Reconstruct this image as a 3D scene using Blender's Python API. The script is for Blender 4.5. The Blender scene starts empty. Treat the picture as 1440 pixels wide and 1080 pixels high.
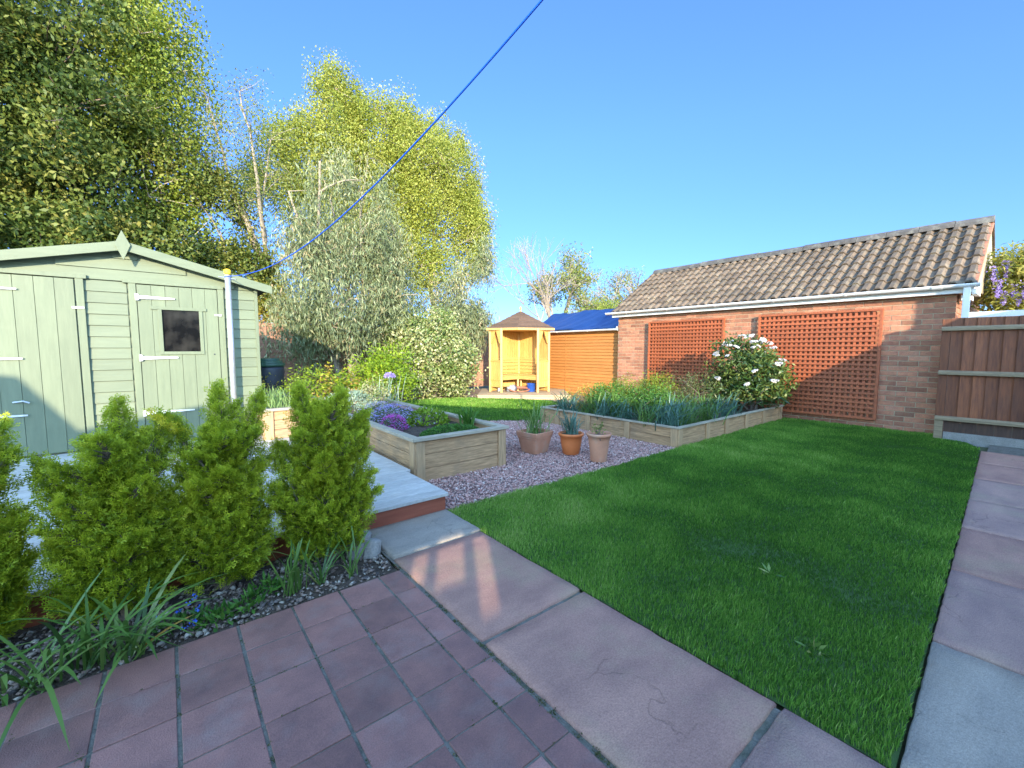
import bpy, bmesh, math, random
import numpy as np
from mathutils import Vector, Matrix
random.seed(7); RNG = np.random.default_rng(11)
S = bpy.context.scene; COL = S.collection; R = math.radians
# ------------------------------------------------------------------ materials
def nt(name):
    m = bpy.data.materials.new(name); m.use_nodes = True
    n = m.node_tree; b = n.nodes['Principled BSDF']; return m, n, b
def L(n, a, b): n.links.new(a, b)
def rampn(n, cols):
    r = n.nodes.new('ShaderNodeValToRGB'); e = r.color_ramp.elements
    while len(e) < len(cols): e.new(.5)
    for i, c in enumerate(cols):
        e[i].position = i/(len(cols)-1) if len(c) == 3 else c[3]; e[i].color = (*c[:3], 1)
    return r
def mat(name, c1, c2=None, scale=6, stretch=(1,1,1), rough=.6, bump=.15, isl=.12, metal=0, grime=None, gscale=1.2, detail=6, fine=0, spec=.5, bdist=.01):
    m, n, b = nt(name)
    c2 = c2 or tuple(x*.75 for x in c1)
    tc = n.nodes.new('ShaderNodeTexCoord'); mp = n.nodes.new('ShaderNodeMapping'); mp.inputs['Scale'].default_value = stretch
    L(n, tc.outputs['Object'], mp.inputs['Vector'])
    geo = n.nodes.new('ShaderNodeNewGeometry')
    # shift the pattern for every island so planks never repeat
    ad = n.nodes.new('ShaderNodeVectorMath'); ad.operation = 'MULTIPLY_ADD'
    cb = n.nodes.new('ShaderNodeCombineXYZ')
    for i in range(3): L(n, geo.outputs['Random Per Island'], cb.inputs[i])
    L(n, cb.outputs[0], ad.inputs[0]); ad.inputs[1].default_value = (17, 23, 31) if isl else (0,0,0); L(n, mp.outputs[0], ad.inputs[2])
    nz = n.nodes.new('ShaderNodeTexNoise'); nz.inputs['Scale'].default_value = scale; nz.inputs['Detail'].default_value = detail; nz.inputs['Roughness'].default_value = .6
    L(n, ad.outputs[0], nz.inputs['Vector'])
    rp = rampn(n, [(*c2, .3), (*c1, .68)]); L(n, nz.outputs['Fac'], rp.inputs['Fac'])
    col = rp.outputs['Color']
    if grime:
        g = n.nodes.new('ShaderNodeTexNoise'); g.inputs['Scale'].default_value = gscale; g.inputs['Detail'].default_value = 8; g.inputs['Roughness'].default_value = .65
        L(n, tc.outputs['Object'], g.inputs['Vector'])
        gr = n.nodes.new('ShaderNodeMapRange'); gr.inputs['From Min'].default_value = .5; gr.inputs['From Max'].default_value = .72; gr.inputs['To Max'].default_value = grime[3] if len(grime) > 3 else .6
        L(n, g.outputs['Fac'], gr.inputs['Value'])
        mx = n.nodes.new('ShaderNodeMix'); mx.data_type = 'RGBA'; L(n, gr.outputs[0], mx.inputs['Factor']); L(n, col, mx.inputs['A']); mx.inputs['B'].default_value = (*grime[:3], 1)
        col = mx.outputs['Result']
    if fine:
        fc = n.nodes.new('ShaderNodeTexNoise'); fc.inputs['Scale'].default_value = fine; fc.inputs['Detail'].default_value = 5; fc.inputs['Roughness'].default_value = .7; L(n, mp.outputs[0], fc.inputs['Vector'])
        fm_ = n.nodes.new('ShaderNodeMapRange'); fm_.inputs['From Min'].default_value = .3; fm_.inputs['From Max'].default_value = .7; fm_.inputs['To Min'].default_value = .72; fm_.inputs['To Max'].default_value = 1.22; L(n, fc.outputs['Fac'], fm_.inputs['Value'])
        hf = n.nodes.new('ShaderNodeHueSaturation'); L(n, col, hf.inputs['Color']); L(n, fm_.outputs[0], hf.inputs['Value']); col = hf.outputs[0]
    if isl:
        hs = n.nodes.new('ShaderNodeHueSaturation'); mr = n.nodes.new('ShaderNodeMapRange')
        mr.inputs['To Min'].default_value = 1-isl*1.5; mr.inputs['To Max'].default_value = 1+isl*1.5
        L(n, geo.outputs['Random Per Island'], mr.inputs['Value']); L(n, mr.outputs[0], hs.inputs['Value']); L(n, col, hs.inputs['Color']); col = hs.outputs[0]
    L(n, col, b.inputs['Base Color']); b.inputs['Roughness'].default_value = rough; b.inputs['Metallic'].default_value = metal
    b.inputs['Specular IOR Level'].default_value = spec
    if bump:
        bp = n.nodes.new('ShaderNodeBump'); bp.inputs['Strength'].default_value = bump; bp.inputs['Distance'].default_value = bdist
        src = nz.outputs['Fac']
        if fine:
            f = n.nodes.new('ShaderNodeTexNoise'); f.inputs['Scale'].default_value = fine; f.inputs['Detail'].default_value = 4; L(n, tc.outputs['Object'], f.inputs['Vector'])
            a2 = n.nodes.new('ShaderNodeMath'); a2.operation = 'ADD'; L(n, src, a2.inputs[0]); L(n, f.outputs['Fac'], a2.inputs[1]); src = a2.outputs[0]
        L(n, src, bp.inputs['Height']); L(n, bp.outputs[0], b.inputs['Normal'])
    return m
def leafmat(name, cols, trans=.35, rough=.5, spec=.4):
    m, n, b = nt(name)
    at = n.nodes.new('ShaderNodeAttribute'); at.attribute_name = 'rnd'
    rp = rampn(n, cols); L(n, at.outputs['Fac'], rp.inputs['Fac'])
    L(n, rp.outputs[0], b.inputs['Base Color']); b.inputs['Roughness'].default_value = rough; b.inputs['Specular IOR Level'].default_value = spec
    t = n.nodes.new('ShaderNodeBsdfTranslucent'); L(n, rp.outputs[0], t.inputs['Color'])
    mx = n.nodes.new('ShaderNodeMixShader'); mx.inputs[0].default_value = trans
    L(n, b.outputs[0], mx.inputs[1]); L(n, t.outputs[0], mx.inputs[2]); L(n, mx.outputs[0], n.nodes['Material Output'].inputs['Surface'])
    return m
# ------------------------------------------------------------------ objects
def tag(o, label=None, cat=None, group=None, kind=None):
    if label: o['label'] = label
    if cat: o['category'] = cat
    if group: o['group'] = group
    if kind: o['kind'] = kind
    return o
def empty(name, loc=(0,0,0), rz=0, label=None, cat=None, group=None):
    o = bpy.data.objects.new(name, None); COL.objects.link(o); o.location = loc; o.rotation_euler = (0,0,rz); o.empty_display_size = .1
    return tag(o, label, cat, group)
def link(name, me, m, parent=None):
    o = bpy.data.objects.new(name, me); COL.objects.link(o)
    if m is not None: me.materials.append(m)
    if parent is not None: o.parent = parent
    return o
def copy_tree(o, parent=None):
    c = o.copy(); COL.objects.link(c); c.parent = parent
    for ch in list(o.children): copy_tree(ch, c)
    return c
def orient(d, up=(0,0,1)):
    z = Vector(d).normalized(); u = Vector(up)
    if abs(z.dot(u)) > .98: u = Vector((1,0,0))
    x = u.cross(z).normalized(); y = z.cross(x); return x, y, z
class MB:
    def __init__(s): s.v = []; s.f = []
    def quadgrid(s, rows, close=False):
        o = len(s.v); n = len(rows[0])
        for r in rows: s.v += [tuple(p) for p in r]
        for i in range(len(rows)-1):
            for j in range(n if close else n-1):
                k = (j+1) % n
                s.f.append((o+i*n+j, o+i*n+k, o+(i+1)*n+k, o+(i+1)*n+j))
        return o
    def box(s, x0, y0, z0, x1, y1, z1):
        o = len(s.v)
        s.v += [(x0,y0,z0),(x1,y0,z0),(x1,y1,z0),(x0,y1,z0),(x0,y0,z1),(x1,y0,z1),(x1,y1,z1),(x0,y1,z1)]
        s.f += [(o,o+3,o+2,o+1),(o+4,o+5,o+6,o+7),(o,o+1,o+5,o+4),(o+1,o+2,o+6,o+5),(o+2,o+3,o+7,o+6),(o+3,o,o+4,o+7)]; return s
    def beam(s, a, b, w, h, up=(0,0,1)):
        a = Vector(a); b = Vector(b); x, y, z = orient(b-a, up); o = len(s.v)
        for p in (a, b):
            for i, j in ((-1,-1),(1,-1),(1,1),(-1,1)): s.v.append(tuple(p + x*(w/2*i) + y*(h/2*j)))
        s.f += [(o,o+3,o+2,o+1),(o+4,o+5,o+6,o+7)] + [(o+i, o+(i+1)%4, o+4+(i+1)%4, o+4+i) for i in range(4)]; return s
    def prism(s, pts, off):     # polygon points (3D) pushed by off
        o = len(s.v); n = len(pts); off = Vector(off)
        s.v += [tuple(p) for p in pts] + [tuple(Vector(p)+off) for p in pts]
        s.f += [tuple(range(o, o+n))[::-1], tuple(range(o+n, o+2*n))] + [(o+i, o+(i+1)%n, o+n+(i+1)%n, o+n+i) for i in range(n)]; return s
    def tube(s, pts, rad, n=8, cap=True):
        rows = []; pts = [Vector(p) for p in pts]
        if not hasattr(rad, '__len__'): rad = [rad]*len(pts)
        for i, p in enumerate(pts):
            d = pts[min(i+1, len(pts)-1)] - pts[max(i-1, 0)]
            x, y, z = orient(d, (0,0,1) if abs(d.normalized().z) < .9 else (1,0,0))
            rows.append([p + (x*math.cos(2*math.pi*k/n) + y*math.sin(2*math.pi*k/n))*rad[i] for k in range(n)])
        o = s.quadgrid(rows, True)
        if cap: s.f += [tuple(range(o, o+n))[::-1], tuple(range(o+(len(pts)-1)*n, o+len(pts)*n))]
        return s
    def lathe(s, prof, c=(0,0,0), n=32):
        rows = [[(c[0]+r*math.cos(2*math.pi*k/n), c[1]+r*math.sin(2*math.pi*k/n), c[2]+z) for k in range(n)] for r, z in prof]
        s.quadgrid(rows, True); return s
    def build(s, name, m, parent=None, bevel=0, smooth=False, xf=None):
        me = bpy.data.meshes.new(name); v = s.v
        if xf is not None: v = [tuple(xf @ Vector(p)) for p in v]
        me.from_pydata(v, [], s.f)
        bm = bmesh.new(); bm.from_mesh(me); bmesh.ops.recalc_face_normals(bm, faces=bm.faces); bm.to_mesh(me); bm.free()
        if smooth: me.polygons.foreach_set('use_smooth', [True]*len(me.polygons))
        o = link(name, me, m, parent)
        if bevel:
            b = o.modifiers.new('bevel', 'BEVEL'); b.width = bevel; b.segments = 2; b.limit_method = 'ANGLE'
        return o
def npmesh(name, V, F, m, parent=None, rnd=None, smooth=False):   # V (n,3), F (k,c)
    me = bpy.data.meshes.new(name); V = np.ascontiguousarray(V, dtype=np.float32); F = np.ascontiguousarray(F, dtype=np.int32)
    me.vertices.add(len(V)); me.vertices.foreach_set('co', V.ravel())
    k, c = F.shape; me.loops.add(k*c); me.loops.foreach_set('vertex_index', F.ravel())
    me.polygons.add(k); me.polygons.foreach_set('loop_start', np.arange(0, k*c, c, dtype=np.int32))
    try: me.polygons.foreach_set('loop_total', np.full(k, c, dtype=np.int32))
    except Exception: pass
    if rnd is not None:
        a = me.attributes.new('rnd', 'FLOAT', 'POINT'); a.data.foreach_set('value', np.ascontiguousarray(rnd, dtype=np.float32))
    me.update(calc_edges=True)
    if smooth: me.polygons.foreach_set('use_smooth', np.ones(k, dtype=bool))
    return link(name, me, m, parent)
def norm(a): return a/np.maximum(np.linalg.norm(a, axis=1, keepdims=True), 1e-9)
def leaf_arrays(C, A, W, l, w, rnd, fold=.2):
    N = np.cross(A, W); l = l[:,None]; w = w[:,None]
    v0 = C; v1 = C + A*l*.45 + W*w*.5 + N*w*fold; v2 = C + A*l; v3 = C + A*l*.45 - W*w*.5 + N*w*fold
    V = np.stack([v0,v1,v2,v3], 1).reshape(-1,3); n = len(C)
    F = np.arange(n*4).reshape(n,4); return V, F, np.repeat(rnd, 4)
def join(parts):
    V=[];F=[];Rn=[];o=0
    for v,f,r in parts: V.append(v); F.append(f+o); Rn.append(r); o += len(v)
    return np.concatenate(V), np.concatenate(F), np.concatenate(Rn)
def rand_unit(n): return norm(RNG.normal(size=(n,3)))
def leaves_at(C, l, w, droop=0., up=0., rndv=None, out=None):
    n = len(C); A = RNG.normal(size=(n,3)); A[:,2] += up - droop
    if out is not None: A += out
    A = norm(A); W = norm(np.cross(A, rand_unit(n)))
    ls = l*RNG.uniform(.5, 1.45, n); ws = w*RNG.uniform(.7, 1.25, n)
    return leaf_arrays(C, A, W, ls, ws, RNG.random(n) if rndv is None else np.clip(rndv, 0, 1))
def vnoise(P, s, seed=0):
    P = P*s + seed*3.7
    return (np.sin(P[:,0]*1.3+1.7*np.sin(P[:,1]*.9)) + np.sin(P[:,1]*1.1+1.9*np.sin(P[:,2]*1.2+1)) + np.sin(P[:,2]*1.4+1.5*np.sin(P[:,0]*.8+2)))/3
def clumps(blobs, hole=-.35, hs=1.5, seed=0, shell=.45):
    out = []
    for c, r, n in blobs:
        d = rand_unit(n); q = RNG.random(n)**shell
        P = np.array(c) + d*np.array(r)*q[:,None]
        keep = vnoise(P, hs, seed) > hole; out.append(P[keep])
    return np.concatenate(out)
def cluster(P, per, sp, l, w, droop=0, up=0, sz=1., bias=0.):
    n = len(P); k = per
    C = np.repeat(P, k, 0) + np.clip(RNG.normal(size=(n*k,3)),-1.7,1.7)*sp*np.array([1,1,sz])
    base = np.repeat(np.clip(RNG.normal(.5+bias, .27, n), 0, 1), k)
    return leaves_at(C, l, w, droop, up, rndv=base*.74 + RNG.random(n*k)*.26)
def limb(mb, a, b, r0, r1, bend=.12, k=6, n=6):
    a = Vector(a); b = Vector(b); L_ = (b-a).length
    o1 = Vector((random.uniform(-1,1), random.uniform(-1,1), random.uniform(-.3,1)))*L_*bend
    pts = []; 
    for i in range(k):
        t = i/(k-1); p = a.lerp(b, t) + o1*math.sin(math.pi*t) + Vector((random.uniform(-1,1),random.uniform(-1,1),0))*L_*.015*(0<i<k-1); pts.append(p)
    mb.tube(pts, [r0+(r1-r0)*i/(k-1) for i in range(k)], n, False); return pts
def woody(base, top, r, P, nl=14, ntw=160, rl=.05, trunks=1, lean=.3, r2=.004):
    """trunk from base to top, limbs towards leaf clumps, twigs into clumps"""
    mb = MB(); base = Vector(base); top = Vector(top); trunkpts = []
    for t in range(trunks):
        e = top + Vector((random.uniform(-1,1), random.uniform(-1,1), random.uniform(-.6,0)))*lean*(trunks > 1)
        trunkpts += limb(mb, base + Vector((random.uniform(-.1,.1),)*2+(0,))*(trunks>1), e, r*(1 if trunks==1 else .7), r*.25, .05, 10, 8)[1:]
    idx = RNG.choice(len(P), min(nl, len(P)), False); att = list(trunkpts)
    for i in idx:
        e = Vector(P[i]); c = [p for p in trunkpts if p.z < e.z - .1] or trunkpts[:2]
        s_ = min(c, key=lambda p: (p-e).length + abs((e.z-p.z) - .7*math.hypot(e.x-p.x, e.y-p.y))*.4)
        att += limb(mb, s_, e, rl, rl*.25, .1, 6, 5)[1:]
    A = np.array([tuple(p) for p in att])
    for i in RNG.choice(len(P), min(ntw, len(P)), False):
        e = P[i]; j = np.argmin(np.linalg.norm(A-e, axis=1)); limb(mb, A[j], e, rl*.3, r2, .12, 4, 3)
    return mb
# ------------------------------------------------------------------ palette
M = {}
M['sage'] = mat('sage_paint', (.168,.20,.118), (.138,.168,.099), 5, (5,5,.6), .55, .2, .05, grime=(.20,.23,.135,.35), gscale=3)
M['sageh'] = mat('sage_paint_boards', (.168,.20,.118), (.138,.168,.099), 5, (.6,5,5), .55, .2, .06, grime=(.20,.23,.135,.35), gscale=3)
M['felt'] = mat('roof_felt', (.10,.10,.10), None, 40, rough=.95, bump=.3, isl=0)
M['zinc'] = mat('galvanised_steel', (.62,.64,.66), (.45,.47,.5), 14, rough=.4, metal=.6, bump=.05, isl=0)
M['white_hinge'] = mat('white_hinge', (.75,.76,.72), (.55,.56,.52), 30, rough=.5, isl=0, grime=(.4,.25,.15,.5), gscale=18)
M['yellow'] = mat('yellow_plastic', (.8,.55,.03), isl=0)
M['rope'] = mat('blue_rope', (.005,.12,.72), (.005,.08,.55), 200, isl=0, rough=.5, bump=.3)
M['deck'] = mat('grey_deck_paint', (.56,.53,.47), (.47,.45,.40), 3, (1.2,8,1), .45, .15, .07, grime=(.34,.36,.34,.4), gscale=2.5, fine=12)
M['fascia'] = mat('red_timber', (.33,.09,.045), (.24,.06,.03), 4, (.8,6,10), .6, .3, .08)
M['planter'] = mat('weathered_planks', (.64,.39,.19), (.34,.20,.095), 4, (1,1.4,12), .75, .45, .14, grime=(.2,.17,.12,.6), gscale=2.5, fine=9)
M['plantery'] = mat('weathered_planks_y', (.64,.39,.19), (.34,.20,.095), 4, (1.4,1,12), .75, .45, .14, grime=(.2,.17,.12,.6), gscale=2.5, fine=9)
M['post'] = mat('weathered_post', (.60,.38,.19), (.36,.22,.11), 4, (12,12,1), .75, .4, .1, grime=(.2,.18,.12,.5), gscale=3)
M['coping'] = mat('weathered_coping', (.48,.41,.29), (.34,.29,.2), 5, (2,2,8), .7, .35, .1, grime=(.25,.23,.19,.5), gscale=3)
M['soil'] = mat('soil', (.15,.105,.07), (.07,.05,.035), 25, rough=.95, bump=.9, isl=0, bdist=.03, fine=140)
M['tile'] = mat('quarry_tile', (.32,.15,.115), (.20,.10,.083), 9, rough=.55, bump=.3, isl=.16, grime=(.27,.18,.15,.8), gscale=5, detail=10, fine=220)
M['grout'] = mat('mortar_joint', (.21,.19,.155), (.11,.10,.075), 16, rough=.95, bump=.6, isl=0, grime=(.05,.07,.03,.7), gscale=5, fine=120)
def slabmat(name, a, b, g):
    m = mat(name, a, b, 2.6, (1,2.2,1), .85, .45, .09, grime=g, gscale=2.4, detail=12, fine=130, bdist=.010)
    n = m.node_tree; b_ = n.nodes['Principled BSDF']; b_.inputs['Specular IOR Level'].default_value = .25; tc = n.nodes.new('ShaderNodeTexCoord')
    # riven ledges and hairline cleft lines
    dn = n.nodes.new('ShaderNodeTexNoise'); dn.inputs['Scale'].default_value = 3; dn.inputs['Detail'].default_value = 6; L(n, tc.outputs['Object'], dn.inputs['Vector'])
    vm = n.nodes.new('ShaderNodeVectorMath'); vm.operation = 'MULTIPLY_ADD'; L(n, dn.outputs['Color'], vm.inputs[0]); vm.inputs[1].default_value = (.55,.55,.1); L(n, tc.outputs['Object'], vm.inputs[2])
    vo = n.nodes.new('ShaderNodeTexVoronoi'); vo.feature = 'DISTANCE_TO_EDGE'; vo.inputs['Scale'].default_value = 2.1; L(n, vm.outputs[0], vo.inputs['Vector'])
    mr = n.nodes.new('ShaderNodeMapRange'); mr.inputs['From Max'].default_value = .010; mr.inputs['To Min'].default_value = .74; mr.inputs['To Max'].default_value = 1; L(n, vo.outputs['Distance'], mr.inputs['Value'])
    br = n.nodes.new('ShaderNodeTexNoise'); br.inputs['Scale'].default_value = 1.9; L(n, tc.outputs['Object'], br.inputs['Vector'])
    brr = n.nodes.new('ShaderNodeMapRange'); brr.inputs['From Min'].default_value = .5; brr.inputs['From Max'].default_value = .58; L(n, br.outputs['Fac'], brr.inputs['Value'])
    lk = n.nodes.new('ShaderNodeMix'); lk.data_type = 'FLOAT'; L(n, brr.outputs[0], lk.inputs['Factor']); lk.inputs['A'].default_value = 1; L(n, mr.outputs[0], lk.inputs['B'])
    src = b_.inputs['Base Color'].links[0].from_socket; hv = n.nodes.new('ShaderNodeHueSaturation'); L(n, src, hv.inputs['Color']); L(n, lk.outputs['Result'], hv.inputs['Value']); L(n, hv.outputs[0], b_.inputs['Base Color'])
    b2 = n.nodes.new('ShaderNodeBump'); b2.inputs['Strength'].default_value = .9; b2.inputs['Distance'].default_value = .006; L(n, lk.outputs['Result'], b2.inputs['Height']); L(n, b_.inputs['Normal'].links[0].from_socket, b2.inputs['Normal']); L(n, b2.outputs[0], b_.inputs['Normal'])
    return m
M['slab_pink'] = slabmat('pink_sandstone', (.46,.255,.185), (.30,.165,.13), (.38,.28,.17,.7))
M['slab_grey'] = slabmat('grey_sandstone', (.40,.335,.26), (.27,.235,.19), (.33,.25,.17,.5))
M['slab_mix'] = slabmat('purple_sandstone', (.42,.26,.20), (.28,.175,.15), (.38,.30,.19,.7))
M['concrete'] = mat('concrete', (.34,.32,.28), (.24,.23,.2), 12, rough=.9, bump=.4, isl=.05, fine=80)
M['brick'] = mat('red_brick', (.47,.20,.105), (.31,.125,.075), 14, rough=.85, bump=.5, isl=.2, grime=(.42,.26,.17,.5), gscale=6, fine=90)
M['mortar'] = mat('wall_mortar', (.50,.40,.26), (.40,.32,.2), 30, rough=.95, bump=.5, isl=0)
M['rooftile'] = mat('concrete_roof_tile', (.20,.142,.092), (.10,.073,.05), 9, rough=.9, bump=.5, isl=.15, grime=(.25,.21,.14,.6), gscale=5, fine=70)
M['ridge'] = mat('ridge_tile', (.13,.115,.10), (.07,.065,.06), 9, rough=.95, bump=.5, isl=.1, grime=(.28,.27,.22,.7), gscale=7)
M['upvc'] = mat('white_upvc', (.74,.74,.72), (.66,.66,.63), 4, rough=.35, bump=0, isl=0, grime=(.5,.5,.46,.3))
M['trellis'] = mat('red_cedar_stain', (.41,.11,.036), (.28,.07,.027), 9, (3,3,3), .6, .25, .1)
M['fence'] = mat('brown_fence_stain', (.26,.088,.033), (.13,.045,.022), 5, (9,9,1), .75, .5, .25, grime=(.16,.07,.04,.5), gscale=3)
M['kick'] = mat('dark_kick_board', (.10,.055,.035), (.06,.035,.025), 5, (9,9,1), .85, .5, .1)
M['sand'] = mat('sandy_soil', (.42,.29,.185), (.25,.17,.11), 9, rough=.95, bump=.8, isl=0, bdist=.03, fine=90)
M['platform'] = mat('pale_deck_board', (.50,.37,.21), (.38,.27,.15), 5, (1.4,1.4,12), .7, .2, .1)
M['rail'] = mat('fence_rail', (.34,.25,.14), (.22,.16,.09), 5, (1,1.2,9), .75, .4, .1)
M['panel'] = mat('lap_fence_panel', (.36,.20,.125), (.26,.14,.09), 5, (1,6,9), .8, .4, .14)
M['arbour'] = mat('honey_pine', (.62,.37,.11), (.50,.27,.07), 5, (7,7,1), .5, .2, .08)
M['arbourh'] = mat('honey_pine_boards', (.62,.37,.11), (.50,.27,.07), 5, (1.4,1.4,12), .5, .2, .1)
M['shingle'] = mat('brown_felt_shingle', (.13,.075,.045), (.08,.05,.035), 20, rough=.95, bump=.4, isl=.12)
M['orange'] = mat('orange_cladding', (.50,.21,.055), (.42,.165,.04), 4, (6,1,9), .5, .15, .06)
M['tarp'] = mat('blue_tarp', (.014,.05,.17), (.01,.035,.12), 3, rough=.35, bump=.6, isl=0, bdist=.05)
M['terra'] = mat('terracotta', (.50,.20,.09), (.40,.15,.07), 6, rough=.75, bump=.2, isl=0, grime=(.48,.33,.22,.55), gscale=7)
M['terra_old'] = mat('weathered_terracotta', (.58,.27,.15), (.46,.21,.12), 7, rough=.85, bump=.25, isl=0, grime=(.40,.33,.24,.7), gscale=6)
M['terra_red'] = mat('orange_terracotta', (.66,.19,.05), (.56,.15,.04), 5, rough=.6, bump=.12, isl=0)
M['bark'] = mat('bark', (.20,.15,.11), (.10,.08,.06), 12, (1,1,.3), .9, .6, 0)
M['palebark'] = mat('pale_bark', (.38,.31,.23), (.22,.18,.13), 9, (1,1,.4), .8, .5, 0, grime=(.25,.2,.15,.5), gscale=5)
M['twig'] = mat('bare_twig', (.36,.30,.24), (.25,.2,.16), 9, rough=.9, bump=0, isl=0)
M['dark'] = mat('dark_plastic', (.03,.035,.045), None, 8, rough=.45, isl=0)
M['green_lid'] = mat('green_plastic_lid', (.03,.09,.05), None, 8, rough=.45, isl=0)
M['blue'] = mat('blue_plastic', (.02,.09,.42), None, 8, rough=.35, isl=0)
M['hose'] = mat('terracotta_hose', (.38,.14,.07), None, 20, rough=.5, isl=0)
M['sack'] = mat('grey_sack', (.30,.30,.31), (.2,.2,.2), 8, rough=.8, isl=0)
M['stone'] = mat('pebble', (.34,.30,.25), (.2,.18,.15), 14, rough=.85, bump=.3, isl=.35)
M['render'] = mat('house_render', (.50,.38,.30), None, 8, rough=.9, isl=0)
m, n, b = nt('window_glass'); b.inputs['Roughness'].default_value = .12; b.inputs['Specular IOR Level'].default_value = .35
gn = n.nodes.new('ShaderNodeTexNoise'); gn.inputs['Scale'].default_value = 3; gn.inputs['Detail'].default_value = 2; gr_ = rampn(n, [(.006,.006,.006,.4),(.03,.028,.024,.7)]); L(n, gn.outputs['Fac'], gr_.inputs['Fac']); L(n, gr_.outputs[0], b.inputs['Base Color']); M['glass'] = m
# gravel: colour per stone from the rnd attribute
m, n, b = nt('pink_gravel'); at = n.nodes.new('ShaderNodeAttribute'); at.attribute_name = 'rnd'
rp = rampn(n, [(.24,.11,.09),(.52,.26,.21),(.68,.41,.33),(.48,.33,.28),(.85,.70,.60)]); L(n, at.outputs['Fac'], rp.inputs['Fac']); L(n, rp.outputs[0], b.inputs['Base Color']); b.inputs['Roughness'].default_value = .8; M['gravel'] = m
m, n, b = nt('loose_stones'); at = n.nodes.new('ShaderNodeAttribute'); at.attribute_name = 'rnd'
rp = rampn(n, [(.06,.05,.045),(.16,.13,.11),(.22,.15,.11),(.3,.26,.2),(.5,.44,.36)]); L(n, at.outputs['Fac'], rp.inputs['Fac']); L(n, rp.outputs[0], b.inputs['Base Color']); b.inputs['Roughness'].default_value = .85; M['pebbles'] = m
M['gravel_base'] = mat('gravel_base', (.30,.18,.15), (.15,.09,.08), 60, rough=.95, bump=1, isl=0, bdist=.02)
M['lawn_base'] = mat('lawn_base', (.07,.13,.025), (.035,.07,.018), 20, rough=.95, bump=.6, isl=0)
M['ground'] = mat('rough_ground', (.11,.12,.05), (.07,.08,.035), 1.5, rough=.95, bump=.4, isl=0)
M['grass'] = leafmat('grass_blades', [(.055,.14,.018),(.13,.30,.036),(.25,.44,.065),(.48,.57,.18)], .35, .6, .15)
M['conifer'] = leafmat('golden_conifer_sprays', [(.08,.14,.012),(.27,.36,.02),(.50,.56,.03),(.72,.70,.07)], .38, .55)
M['yellowtip'] = leafmat('yellow_shoot', [(.5,.5,.03),(.85,.75,.06)], .35)
M['evergreen'] = leafmat('glossy_evergreen_leaf', [(.022,.05,.012),(.06,.10,.02),(.15,.19,.035),(.33,.30,.07)], .3, .5, .3)
M['limeleaf'] = leafmat('fresh_birch_leaf', [(.11,.17,.02),(.21,.29,.035),(.32,.38,.05),(.40,.40,.09)], .45)
M['euc'] = leafmat('eucalyptus_leaf', [(.05,.075,.03),(.15,.19,.08),(.30,.34,.17),(.46,.33,.18)], .25, .5, .4)
M['birch'] = leafmat('yellow_birch_leaf', [(.15,.20,.03),(.30,.35,.05),(.45,.47,.09),(.52,.50,.15)], .45)
M['varieg'] = leafmat('variegated_leaf', [(.05,.11,.02),(.16,.24,.05),(.46,.46,.20),(.66,.62,.36)], .25, .4, .6)
M['spirea'] = leafmat('lime_shrub_leaf', [(.12,.22,.015),(.26,.40,.025),(.42,.50,.03)], .4)
M['sparse'] = leafmat('olive_leaf', [(.10,.14,.03),(.22,.27,.06),(.38,.36,.10)], .35)
M['orangeleaf'] = leafmat('orange_green_leaf', [(.10,.16,.02),(.35,.36,.04),(.50,.33,.07),(.5,.25,.08)], .35)
M['moss'] = leafmat('moss', [(.05,.07,.02),(.10,.11,.04),(.16,.13,.07)], .1, .9, .1)
M['strap'] = leafmat('strap_leaf', [(.04,.09,.02),(.09,.19,.035),(.17,.28,.06),(.36,.38,.12)], .3, .4, .5)
M['bluestrap'] = leafmat('blue_green_strap_leaf', [(.04,.11,.07),(.09,.19,.13),(.16,.28,.2)], .3, .4, .5)
M['lavender'] = leafmat('lavender_leaf', [(.16,.27,.09),(.28,.42,.14),(.4,.52,.2)], .3)
M['silver'] = leafmat('silver_green_leaf', [(.2,.32,.22),(.32,.45,.33),(.45,.5,.36)], .3)
M['herb'] = leafmat('herb_leaf', [(.03,.10,.015),(.07,.19,.025),(.14,.28,.04)], .3)
M['rhodo'] = leafmat('rhododendron_leaf', [(.02,.05,.015),(.04,.09,.02),(.11,.16,.035),(.24,.26,.06)], .2, .4, .4)
M['white_petal'] = leafmat('white_petal', [(.68,.64,.64),(.82,.80,.78)], .3)
M['mauve'] = leafmat('mauve_petal', [(.32,.24,.70),(.50,.42,.82),(.78,.74,.90)], .3)
M['pink'] = leafmat('magenta_petal', [(.60,.05,.44),(.78,.14,.62)], .3)
M['palepink'] = leafmat('pale_petal', [(.62,.45,.58),(.75,.68,.74)], .3)
M['bluepetal'] = leafmat('sky_blue_petal', [(.06,.16,.8),(.16,.3,.9)], .3)
M['wist'] = leafmat('wisteria_petal', [(.30,.20,.62),(.46,.36,.78),(.6,.52,.82)], .35)
M['wistleaf'] = leafmat('bronze_green_leaf', [(.16,.20,.03),(.34,.34,.06),(.5,.42,.12)], .4)
M['shrubdk'] = leafmat('dark_shrub_leaf', [(.03,.055,.02),(.07,.11,.03),(.15,.17,.06),(.22,.13,.08)], .25)
M['shrubyl'] = leafmat('yellow_green_shrub_leaf', [(.06,.11,.012),(.17,.24,.02),(.36,.38,.035)], .3)

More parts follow.
